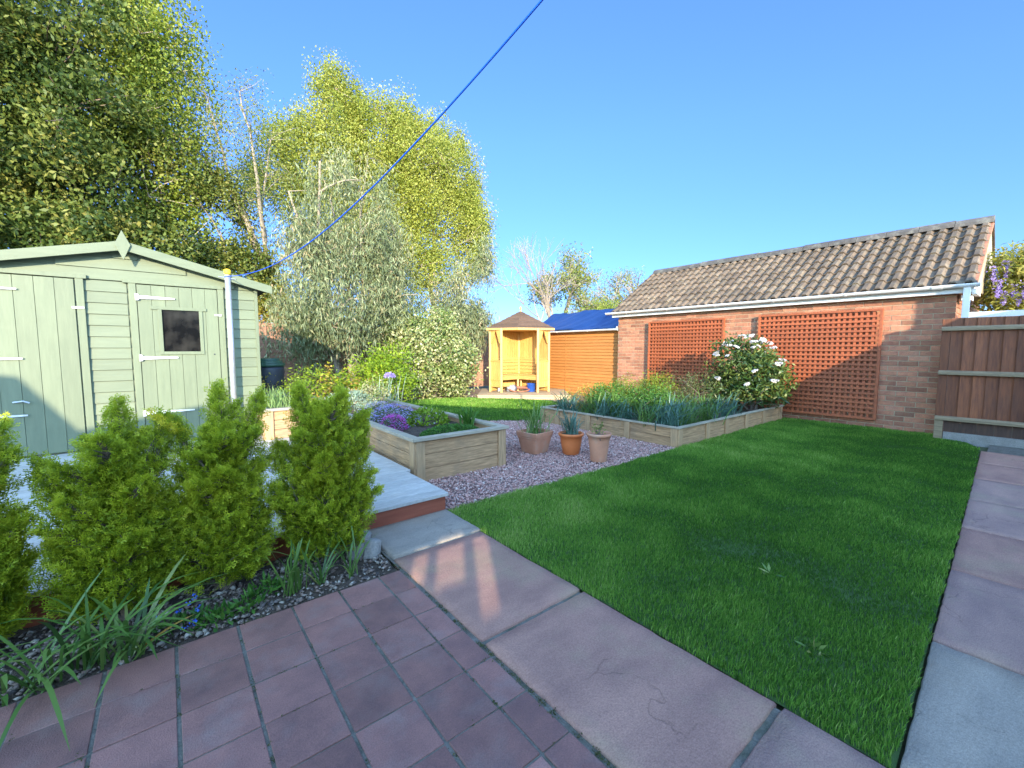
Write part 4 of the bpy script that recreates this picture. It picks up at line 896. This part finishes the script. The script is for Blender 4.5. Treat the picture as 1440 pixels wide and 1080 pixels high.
strap_clump((.42,2.27,-.01), 22, .26, 'upright daffodil leaf clump in the pebbles below the gap between two conifers', group=gD, spread=.018, lean=.18, droop=.35)
strap_clump((.55,2.28,-.01), 14, .27, 'sparse daffodil clump leaning right, in the pebbles under the widest conifer', group=gD, spread=.02, lean=.45, droop=.3)
strap_clump((.71,2.24,-.01), 13, .31, 'daffodil clump with long thin blades and a bent yellow leaf, nearest the slab corner', group=gD, spread=.012, lean=.3, droop=.4)
strap_clump((-.16,2.21,-.01), 26, .30, 'arching strap leaf clump at the tile edge with a pale yellow fallen blade', group=gD, spread=.03, lean=.5, droop=.9, wd=.016, rb=.55)
strap_clump((-.28,2.22,-.01), 24, .36, 'tall arching strap leaf clump in front of the bushy conifer', group=gD, spread=.03, lean=.45, droop=.8, wd=.015, rb=.5)
strap_clump((-.42,2.19,-.01), 30, .30, 'wide floppy strap leaf clump at the left edge of the patio bed', group=gD, spread=.05, lean=.8, droop=1.0, wd=.014, rb=.5)
ps = []; straps(ps, (0,0,0), 1, .13, .014, spread=0, lean=1.5, droop=.9, rb=.95, thr=(-.3,-.1)); 
V,F,r = join(ps); o = npmesh('fallen_leaf', V, F, M['orangeleaf'], None, r*.0+.75, True); o.location = (-.14,2.17,.02); tag(o, 'long yellowing strap leaf lying over the edge of the tiles', 'leaf')

def mound(c, r, n, l, w_, parts, per=1, rb=.5, up=.6, q=.5, droop=0):
    d = rand_unit(n); d[:,2] = np.abs(d[:,2])
    P = np.array(c)+d*np.array(r)*(RNG.uniform(.6,1,n)**q)[:,None]
    parts.append(leaves_at(P, l, w_, up=up, droop=droop, rndv=np.clip(RNG.normal(rb,.25,n)+.15*vnoise(P,8,2),0,1), out=d*.8))
def shrub(name, loc, blobs, m, l, w_, n, per, sp, label, cat_, group=None, stem='bark', rs=.012, nl=10, **kw):
    P = clumps([(c,r,int(n*r[0]*r[2]/sum(b_[1][0]*b_[1][2] for b_ in blobs))) for c,r in blobs], hole=kw.pop('hole',-.5), hs=kw.pop('hs',4), seed=kw.pop('seed',0), shell=kw.pop('shell',.4))
    P[:,2] = np.maximum(P[:,2], .015)
    t = empty(name, loc, 0, label, cat_, group)
    woody((0,0,-.03), tuple(np.mean([b_[0] for b_ in blobs],0)), rs*1.4, P, nl=nl, ntw=kw.pop('ntw',40), rl=rs*.6, trunks=kw.pop('trunks',3), lean=blobs[0][1][0]*.7, r2=.002).build('stems', M[stem], t)
    V,F,r = cluster(P, per, sp, l, w_, **kw); V[:,2] = np.maximum(V[:,2], -.03)
    npmesh('foliage', V, F, M[m], t, r); return t
# weeds and forget-me-nots at the bed edge
for (x,y,lb) in ((.24,2.26,'low broad leaved weed under the conifer with the forked top'),(.12,2.22,'small spreading weed tuft at the tile edge near the blue flowers'),(.32,2.36,'upright leafy weed close to the foot of the forked conifer')):
    ps = []; mound((0,0,0), (.07,.05,.05), 80, .045, .014, ps, rb=.6, up=.3); V,F,r = join(ps); o = npmesh('weed', V, F, M['herb'], None, r); o.location = (x,y,-.01); tag(o, lb, 'weed')
fm = empty('forget_me_not', (.0,2.27,-.01), 0, 'small blue forget-me-not flowers low under the conifers', 'flowering plant')
ps = []; mound((0,0,0), (.12,.06,.05), 130, .04, .012, ps, rb=.5, up=.3); V,F,r = join(ps); npmesh('foliage', V, F, M['herb'], fm, r)
C = []; 
for (x,y,z) in ((-.02,.03,.07),(.02,.05,.08),(.05,.01,.06),(.03,-.05,.04),(.01,-.07,.035),(-.08,.0,.07),(.04,.07,.09)):
    C.append(np.array((x,y,z))+RNG.normal(0,.006,(7,3)))
V,F,r = leaves_at(np.concatenate(C), .012, .011, up=1); npmesh('blossoms', V, F, M['bluepetal'], fm, r)
# ---------------------------------------------------------------- near planter contents
def cushion(name, loc, r, n, leaf, petal, lsz, psz, npet, label, extra=None):
    t = empty(name, loc, 0, label, 'flowering plant')
    ps = []; mound((0,0,0), (r[0],r[1],r[2]*.85), n, lsz, lsz*.4, ps, rb=.4); V,F,q_ = join(ps); npmesh('foliage', V, F, M[leaf], t, q_)
    d = rand_unit(npet); d[:,2] = np.abs(d[:,2]); P = d*np.array(r)*RNG.uniform(.93,1.08,npet)[:,None]; P = P[vnoise(P,18,4) > -.45]
    th = RNG.random(len(P))*6.3; ps = []
    for k in range(4):
        A = np.column_stack([np.cos(th+k*1.57), np.sin(th+k*1.57), np.full(len(P),.35)])+d[:len(P)]*.2; A = norm(A); W = norm(np.cross(A, np.tile([0,0,1.],(len(P),1))))
        ps.append(leaf_arrays(P, A, W, np.full(len(P),psz), np.full(len(P),psz*.9), RNG.random(len(P)), .1))
    V,F,q_ = join(ps); npmesh('blossoms', V, F, M[petal], t, q_); return t
cushion('aubrieta', (2.03,4.72,.325), (.29,.33,.23), 700, 'herb', 'mauve', .02, .013, 620, 'mauve blue flower cushion on the planter soil, largest of the flowers')
cushion('aubrieta', (1.89,4.40,.325), (.14,.18,.16), 300, 'herb', 'pink', .02, .013, 420, 'bright magenta flower cushion at the planter edge')
cushion('phlox', (2.0,5.1,.33), (.26,.32,.22), 400, 'herb', 'palepink', .02, .013, 620, 'pale pinkish white flower cushion behind the magenta flowers')
def lowplant(name, loc, r, n, l, w_, m, label, up=.6, rb=.5, cat_='plant', **kw):
    ps = []; mound((0,0,0), r, n, l, w_, ps, rb=rb, up=up, **kw); V,F,q_ = join(ps); o = npmesh(name, V, F, M[m], None, q_); o.location = loc; return tag(o, label, cat_)
lowplant('creeping_thyme', (2.25,3.80,.325), (.34,.2,.085), 4200, .02, .010, 'herb', 'low dark green herb mat inside the front of the planter')
t = lowplant('leafy_perennial', (2.36,4.5,.325), (.24,.24,.18), 650, .05, .022, 'spirea', 'fresh green leafy plant with cream flowers in the planter', rb=.3)
ps=[]; mound((0,0,0), (.19,.2,.14), 70, .022,.018, ps, rb=.6); V,F,r = join(ps); npmesh('blossoms', V, F, M['white_petal'], t, r)
strap_clump((2.57,3.98,.325), 44, .24, 'upright fern like plant at the right rim of the planter', name='fern', cat_='fern', m='herb', spread=.03, lean=.3, droop=.3, wd=.024, rb=.6)
# ---------------------------------------------------------------- planting behind / second planter
strap_clump((1.02,6.1,.41), 190, .30, 'spiky pale green lavender at the left end of the sunlit planter', name='lavender', cat_='plant', m='lavender', spread=.10, lean=.3, droop=.05, wd=.009)
shrub('euphorbia', (1.38,6.25,.4), [((0,0,.25),(.25,.3,.3)),((.15,.1,.42),(.16,.2,.2))], 'spirea', .05, .016, 60, 16, .05, 'loose lime green leafy plant right of the lavender in the sunlit planter', 'plant')
lowplant('santolina', (2.10,6.45,.3), (.42,.35,.28), 2600, .05, .012, 'silver', 'silvery green cushion plant at the far end of the planter', rb=.5)
shrub('pale_shrub', (2.45,6.3,.3), [((0,0,.22),(.22,.25,.26))], 'varieg', .04, .018, 60, 14, .05, 'cream leaved small shrub beside the silvery cushion plant', 'shrub', bias=.2)
shrub('rose_shrub', (2.2,7.6,.0), [((0,0,.5),(.6,.5,.45)),((-.8,.3,.4),(.5,.5,.4))], 'orangeleaf', .06, .03, 120, 16, .08, 'loose green and bronze shrub in the border behind the sunlit planter', 'shrub')
shrub('lime_spiraea', (3.05,7.9,.0), [((0,0,.55),(.75,.6,.50)),((.45,.3,.75),(.55,.5,.55)),((-.6,.1,.45),(.5,.5,.4))], 'spirea', .06, .03, 460, 20, .10, 'bright lime green leafy shrub in the border left of the variegated bush', 'shrub', rs=.02, ntw=80)
t = strap_clump((3.0,7.2,.0), 40, .75, 'tall thin flower stalks with a pink head before the lime shrub', name='pink_flower', cat_='flowering plant', m='silver', spread=.12, lean=.12, droop=.1, wd=.012)
ps=[]; mound((.05,.02,.70), (.09,.09,.08), 240, .03,.02, ps, rb=.5); V,F,r = join(ps); npmesh('blossoms', V, F, M['wist'], t, r)
# variegated bush
shrub('variegated_bush', (5.05,9.35,.0), [((0,0,.9),(1.0,.8,.95)),((-.55,.2,1.35),(.7,.7,.75)),((.55,0,.75),(.65,.7,.75)),((.2,.2,1.6),(.6,.6,.55))], 'varieg', .075, .042, 1100, 26, .11, 'large rounded cream and green variegated bush in front of the back fence', 'bush', rs=.03, ntw=150, hole=-.62, hs=3, seed=5)
# ---------------------------------------------------------------- pots' plants
strap_clump((3.33,3.70,.20), 60, .38, 'spiky green leaves growing in the square faded pot', name='potted_bulbs', m='strap', spread=.06, lean=.35, droop=.25, wd=.011)
strap_clump((3.60,3.37,.20), 90, .31, 'dense blue green chive like leaves in the bright orange pot', name='potted_bulbs', m='bluestrap', spread=.035, lean=.35, droop=.4, wd=.010)
t = shrub('potted_shrub', (3.60,2.96,.27), [((0,0,.07),(.09,.09,.06))], 'sparse', .025, .012, 16, 9, .02, 'sparse low stems in the tall weathered pot', 'plant', rs=.005, hole=-2)
# ---------------------------------------------------------------- garage bed
i = 0
lbs = 'strap leaf clumps edging the garage bed'
spots = [(5.05+.0,2.98),(5.3,2.92),(5.6,2.98),(5.95,2.95),(6.3,3.0),(6.65,2.95),(5.0,3.3),(5.05,3.65),(4.98,4.0),(5.05,4.35),(5.0,4.7),(5.15,5.0),(5.35,3.3),(5.7,3.35),(5.35,4.0),(5.4,4.5),(6.1,3.3),(6.5,3.4)]
for (x,y) in spots:
    strap_clump((x+random.uniform(-.04,.04),y+random.uniform(-.04,.04),.15), 58, random.uniform(.36,.48), 'blue green strap leaf clump in the dense drift edging the garage bed', name='strap_leaf_clump', group=lbs, m='bluestrap' if random.random()<.4 else 'strap', spread=.07, lean=.4, droop=.6, wd=.014, rb=.4)
shrub('yellow_green_shrub', (6.15,4.35,.15), [((0,0,.30),(.5,.45,.30)),((.35,-.2,.35),(.35,.35,.28)),((-.3,.2,.22),(.35,.35,.22))], 'shrubyl', .028, .014, 520, 26, .055, 'rounded yellow green small leaved shrub in the garage bed', 'shrub', rs=.015, hs=6)
shrub('low_shrub', (5.75,4.95,.15), [((0,0,.18),(.5,.35,.2))], 'orangeleaf', .035, .016, 120, 16, .06, 'low yellowish brown shrub at the far left of the garage bed', 'shrub', hs=6)
shrub('dark_shrub', (5.55,4.2,.15), [((0,0,.24),(.42,.5,.26)),((.3,-.5,.22),(.35,.35,.24))], 'herb', .035, .016, 420, 20, .055, 'dark green leafy shrub just behind the strap leaves, left of the yellow green one', 'shrub', hs=6)
shrub('twiggy_shrub', (6.75,3.75,.15), [((0,0,.30),(.5,.4,.33)),((.5,-.1,.40),(.4,.4,.36))], 'shrubdk', .03, .013, 300, 18, .06, 'dark twiggy shrub between the yellow green shrub and the white flowering bush', 'shrub', hs=6, ntw=120)
rh = shrub('rhododendron', (7.62,3.05,.13), [((0,0,.62),(.50,.48,.50)),((-.1,.15,.92),(.48,.45,.36)),((.1,-.25,.5),(.40,.35,.42)),((-.15,.3,.45),(.4,.4,.4))], 'rhodo', .085, .03, 560, 14, .06, 'rounded evergreen bush covered with white blossoms against the trellis', 'flowering bush', rs=.025, hole=-.7, hs=5, seed=2, droop=.1)
bl = None; k = 0
for i in range(46):
    a = RNG.uniform(0,2*np.pi); zz_ = RNG.uniform(-.2,1)**1.0; zz_ = .15+.85*RNG.random()**.7 if i < 34 else RNG.uniform(-.6,.2)
    rr_ = math.sqrt(max(0,1-zz_*zz_)); c = Vector((rr_*math.cos(a)*.55-.05, rr_*math.sin(a)*.52+.05, .72+zz_*.57))
    if bl is None:
        ps = []
        for k in range(9):
            d = rand_unit(1)[0]; d[2] = abs(d[2])*.8; fc = d*.036
            for j in range(5):
                aa = j*1.256+k; A = norm(np.array([[math.cos(aa),math.sin(aa),.35]])+d[None]*.6); W = norm(np.cross(A, d[None]+.01)); ps.append(leaf_arrays(fc[None], A, W, np.array([.034]), np.array([.028]), RNG.random(1), .1))
        V,F,r = join(ps); bl = npmesh('blossom', V, F, M['white_petal'], rh, r); bl.location = c
    else:
        o = bl.copy(); COL.objects.link(o); o.parent = rh; o.location = c; o.rotation_euler = (RNG.uniform(-.5,.5),RNG.uniform(-.5,.5),RNG.uniform(0,6)); s_ = RNG.uniform(.6,1.15); o.scale = (s_,s_,s_)
# wisteria over the fence
ws = shrub('wisteria', (9.9,.1,1.0), [((0,.12,1.32),(.45,.42,.42)),((.25,-.35,1.15),(.5,.6,.45)),((-.1,.2,.9),(.3,.35,.3)),((0,-.9,1.0),(.4,.4,.4))], 'wistleaf', .075, .03, 560, 26, .08, 'wisteria with bronze leaves and hanging lilac flowers behind the white beam', 'climber', rs=.03, hs=4)
rc = None
for (x,y,z) in ((-.42,.36,1.22),(-.36,.22,1.14),(-.40,.10,1.16),(-.36,-.02,1.18),(-.34,.16,1.02),(-.38,.02,.98),(-.1,-.35,1.3),(-.15,-.25,1.1),(-.4,.42,1.42),(-.3,-.15,1.25),(-.35,-.1,.92),(-.25,-.3,.9),(-.38,.3,1.05),(-.3,.3,1.5)):
    if rc is None:
        n = 150; t_ = RNG.random(n); P = np.column_stack([RNG.normal(0,1,n),RNG.normal(0,1,n),np.zeros(n)])*(.042*(1-t_*.8))[:,None]*.8; P[:,2] = -t_*.26
        V,F,r = leaves_at(P, .026, .02); rc = npmesh('raceme', V, F, M['wist'], ws, r); rc.location = (x,y,z)
    else:
        o = rc.copy(); COL.objects.link(o); o.parent = ws; o.location = (x,y,z); o.rotation_euler = (0,0,RNG.uniform(0,6)); s_ = RNG.uniform(.7,1.15); o.scale = (s_,s_,s_)
# ================================================================== trees
def tree(name, base, top, r, blobs, m, l, w_, per, sp, label, bark='bark', hole=-.35, hs=1.2, seed=0, nl=16, ntw=220, trunks=1, rl=.05, lean=.6, shell=.5, zmin=None, **kw):
    P = clumps(blobs, hole, hs, seed, shell)
    if zmin: P = P[P[:,2] > zmin]
    B = np.array(base); t = empty(name, base, 0, label, 'tree')
    woody((0,0,-.1), Vector(top)-Vector(base), r, P-B, nl=nl, ntw=ntw, rl=rl, trunks=trunks, lean=lean, r2=.005).build('trunk', M[bark], t)
    V,F,q_ = cluster(P-B, per, sp, l, w_, **kw); npmesh('crown', V, F, M[m], t, q_); return t
tree('evergreen_tree', (-2.2,12.2,0), (-2.2,12.2,7.5), .22, [((-2.6,12.0,4.6),(3.3,1.9,3.2),900),((-1.4,11.7,5.6),(2.0,1.7,2.8),520),((-3.2,11.6,7.6),(2.6,1.8,1.8),320),((-1.2,11.3,3.2),(1.9,1.2,1.5),300)], 'evergreen', .09, .05, 80, .17, 'huge dark glossy evergreen tree rising behind the green shed', hole=-.24, hs=2.2, seed=1, nl=26, ntw=300, rl=.06, shell=.55)
tree('birch_tree', (.0,12.6,0), (.1,12.4,8.6), .12, [((.0,12.1,6.4),(1.25,1.1,2.9),380),((-.3,11.9,8.0),(1.3,1.0,1.4),200),((.45,12.0,4.2),(.9,.9,1.6),130),((-.1,12,5.2),(1.1,1,1.6),120)], 'limeleaf', .062, .045, 62, .17, 'drooping fresh green birch at the right side of the dark evergreen', bark='palebark', droop=.8, sz=1.5, hole=-.3, hs=1.4, seed=3, nl=18, ntw=260, rl=.035)
t = tree('pale_trunk_tree', (2.05,11.75,0), (1.98,11.7,3.1), .17, [((.95,11.6,4.7),(.66,.5,.5),90),((1.45,11.65,4.05),(.4,.4,.3),40),((.75,11.7,3.3),(.7,.5,.55),90),((1.35,11.55,3.25),(.75,.45,.55),110),((1.9,11.5,2.6),(.6,.4,.6),90)], 'evergreen', .07, .042, 48, .13, 'leaning tree with pale forked trunk and dark leaf clumps beside the shed roof', bark='palebark', bias=.15, nl=5, ntw=70, rl=.045, hole=-.6, seed=2)
# its thin high boughs
bw = MB(); bs_ = Vector((-.07,-.05,3.0)); PP = []
for (e, r0) in (((-.55,-.2,4.7),.10),((-1.1,-.3,6.5),.06),((-.5,-.2,6.9),.05),((.5,-.1,3.75),.09),((.1,-.1,6.1),.045),((-1.5,-.3,5.6),.04)):
    pts = limb(bw, bs_, e, r0, .012, .08, 8, 6); e = Vector(e)
    for q_ in pts[4:]:
        for j in range(5):
            d = Vector((random.uniform(-1,1),random.uniform(-1,1),random.uniform(-.6,.8))).normalized()*random.uniform(.25,.7); limb(bw, q_, q_+d, .007, .002, .1, 4, 3); PP.append(tuple(q_+d)); PP.append(tuple(q_+d*.6))
bw.build('upper_boughs', M['palebark'], t)
P = np.array(PP); P = P[P[:,2] > 4.2]; V,F,q_ = cluster(P, 40, .15, .055, .026, droop=.5); npmesh('upper_leaves', V, F, M['sparse'], t, q_)
tree('bronze_shrub', (1.75,11.7,0), (1.75,11.7,1.6), .05, [((1.75,11.5,2.2),(.6,.4,.6),150),((2.4,11.5,2.1),(.5,.4,.5),70)], 'orangeleaf', .06, .03, 26, .10, 'small yellow and orange leaved tree peeping over the fence beside the shed', nl=6, ntw=40, rl=.02)['category'] = 'small tree'
EU = dict(bark='palebark', droop=2.0, sz=2.4)
tree('eucalyptus_tree', (3.15,9.9,0), (3.2,9.9,5.2), .085, [((3.3,9.9,4.2),(1.05,1.0,1.6),210),((2.55,9.7,3.2),(.8,.8,1.4),200),((3.6,9.8,2.7),(1.2,1.0,1.35),320),((2.9,9.5,1.9),(1.15,.8,.85),200),((3.9,9.9,3.6),(.9,.8,1.0),140),((2.2,10.0,1.7),(.75,.6,.7),130),((4.3,9.8,2.4),(.8,.7,.9),150)], 'euc', .125, .022, 46, .13, 'multi stemmed grey green eucalyptus with white bark in front of the back fence', hole=-.16, hs=3.0, seed=6, nl=22, ntw=260, trunks=4, rl=.03, lean=1.0, **EU)
tree('eucalyptus_tree', (6.3,10.4,0), (6.5,10.3,3.3), .05, [((6.5,10.2,2.5),(.6,.6,.9),110),((7.1,10.0,3.0),(.42,.4,1.15),120),((5.7,10.2,2.2),(.8,.7,.6),110),((6.85,10.1,1.9),(.5,.5,.55),70)], 'euc', .13, .023, 60, .12, 'slender drooping eucalyptus to the left of the pine arbour', hole=-.12, hs=2.4, seed=9, nl=12, ntw=150, trunks=2, rl=.02, lean=.6, **EU)
def plumes(lst, r=(.26,.26,.85), n=26): return [((x,14.5,z),(r[0]*random.uniform(.7,1.3),r[1],r[2]*random.uniform(.7,1.3)),n) for x,z in lst]
PL1 = plumes([(2.2,6.2),(2.6,6.9),(3.0,7.3),(3.5,7.7),(4.0,8.7),(4.3,9.3),(4.6,9.6),(5.0,9.2),(5.4,8.9),(5.9,8.9),(6.4,9.0),(6.9,9.1),(3.2,6.6),(5.2,8.2)])
PL2 = plumes([(7.3,9.2),(7.8,9.0),(8.4,8.8),(9.0,9.1),(9.3,8.3),(9.7,7.2),(10.0,6.1),(10.0,5.1),(9.6,6.5),(8.2,8.2),(7.0,8.6)])
tree('birch_tree', (4.6,15.0,0), (4.1,14.9,8.6), .14, [((4.4,14.8,7.7),(.9,.9,2.0),200),((5.7,14.6,7.5),(1.1,1.0,1.9),210),((6.5,14.4,7.5),(1.2,1.0,1.9),260),((4.9,14.6,7.0),(1.5,1.2,2.4),320),((3.2,14.6,6.0),(1.2,1.0,1.9),140),((4.9,14.5,4.6),(1.6,1.1,1.8),240),((2.6,14.6,6.4),(.7,.7,1.4),50)]+PL1, 'birch', .068, .046, 80, .16, 'tall yellow green birch rising behind the eucalyptus', bark='palebark', droop=.7, sz=2.0, hole=-.34, hs=2.9, seed=4, nl=22, ntw=420, rl=.04)
tree('birch_tree', (7.6,14.2,0), (7.6,14.1,7.9), .13, [((8.6,14.0,7.0),(1.05,1.1,2.0),260),((7.3,14.2,7.2),(1.3,1.2,2.0),330),((9.2,13.8,5.4),(.9,1.0,1.7),190),((6.9,14.2,5.3),(1.2,1,1.5),160),((7.4,13.9,4.0),(1.5,1.0,1.4),220)]+PL2, 'birch', .068, .046, 80, .16, 'second yellow green birch, right of the tallest one and behind the slender eucalyptus', bark='palebark', droop=.7, sz=2.0, hole=-.34, hs=2.9, seed=8, nl=20, ntw=380, rl=.04)
# low greenery beyond the fence
tree('hedge_tree', (.4,12.6,0), (.4,12.6,1.7), .06, [((.6,12.4,1.9),(1.2,.6,.9),170),((-.6,12.2,2.2),(1.2,.6,.9),170)], 'evergreen', .07, .04, 40, .14, 'dense green growth showing over the right end of the shed roof', bias=.25, nl=6, ntw=40, rl=.02)
tree('hedge_tree', (5.3,12.2,0), (5.3,12.2,1.6), .06, [((4.6,12.2,1.9),(1.4,.6,1.0),170),((6.6,12.2,1.9),(1.5,.6,.9),170)], 'shrubdk', .07, .03, 40, .14, 'dark hedge growth behind the back fence under the birches', bias=.2, nl=6, ntw=40, rl=.02)
# distant bare and budding trees
def bare(name, base, H, r, depth, spread, label, leafm=None, nleaf=0, lsz=.2, tf=.25):
    r *= 1.5
    t = empty(name, base, 0, label, 'tree'); mb = MB(); tips = []
    def rec(p_, d, L_, r_, k):
        e = p_+d*L_; limb(mb, p_, e, r_, r_*.6, .06, 4, 4 if k < 3 else 3)
        if k == 0: tips.append(tuple(e)); return
        if k <= 2: tips.append(tuple(p_.lerp(e,.6)))
        for j in range(3 if k > 1 else 4):
            nd = (d + Vector((random.gauss(0,1),random.gauss(0,1),random.gauss(.15,.6)))*spread).normalized(); rec(p_.lerp(e, random.uniform(.55,1)), nd, L_*random.uniform(.62,.85), r_*.58, k-1)
    rec(Vector((0,0,-.1)), Vector((0,0,1)), H*tf, r, depth); mb.build('trunk', M['twig'], t)
    if leafm:
        P = np.array(tips); V,F,q_ = cluster(P, nleaf, lsz*1.6, lsz, lsz*.6); npmesh('crown', V, F, M[leafm], t, q_)
    return t
def at(px, d):   # ground point in the direction of the view, d metres away
    a = hd - math.atan((px-720)/602); return (math.cos(a)*d, math.sin(a)*d, 0)
bare('bare_tree', at(772,22), 6.9, .06, 5, .36, 'thin leafless tree with upright twigs, behind the arbour roof', tf=.33)
bare('budding_tree', at(790,27), 9.2, .16, 5, .55, 'rounded olive tinted tree coming into leaf, left above the blue roof', 'sparse', 14, .15, .27)
bare('budding_tree', at(838,34), 11.0, .18, 5, .6, 'broad bare branched tree above the middle of the blue roof', 'sparse', 7, .13, .27)
bare('budding_tree', at(872,34), 11.2, .18, 5, .6, 'broad bare branched tree half hidden by the garage roof', 'sparse', 7, .13, .27)
b_ = at(830,20); tree('conifer_hedge', b_, (b_[0],b_[1],2.6), .1, [((b_[0]-.4,b_[1]+.3,2.3),(1.1,.7,1.0),120),((b_[0]+.6,b_[1]-.5,2.2),(.7,.6,1.3),110)], 'limeleaf', .09, .05, 40, .16, 'yellow green bushy tree just above the blue roof', nl=5, ntw=30, rl=.02, up=.8)

for (x,y,lb) in ((1.95,.50,'low dandelion rosette in the near corner of the lawn by the slabs'),(2.45,.85,'small flat dandelion in the lawn, farther from the corner')):
    ps = []; mound((0,0,0), (.03,.03,.012), 14, .045, .014, ps, rb=.7, up=.2); V,F,q_ = join(ps); o = npmesh('lawn_weed', V, F, M['strap'], None, q_); o.location = (x,y,-.005); tag(o, lb, 'weed')

# moss and crumbs in the tile joints
J = []
for k in range(260):
    if RNG.random() < .6: x_ = xs[RNG.integers(0, 9)]; y_ = RNG.uniform(.2, 2.12)
    else: x_ = RNG.uniform(-.9, .92); y_ = ys[RNG.integers(0, 10)]
    if RNG.random() < .35: x_ = .9375; y_ = RNG.uniform(-.2, 2.2)
    J.append(np.array((x_,y_,-.003))+RNG.normal(0,1,(14,3))*np.array((.004,.010,.0008) if RNG.random() < .7 else (.010,.004,.0008)))
V,F,r = leaves_at(np.concatenate(J), .006, .004, up=.8); tag(npmesh('joint_moss', V, F, M['moss'], None, r), 'moss and crumbs lodged in the joints of the patio tiles', 'moss', kind='stuff')
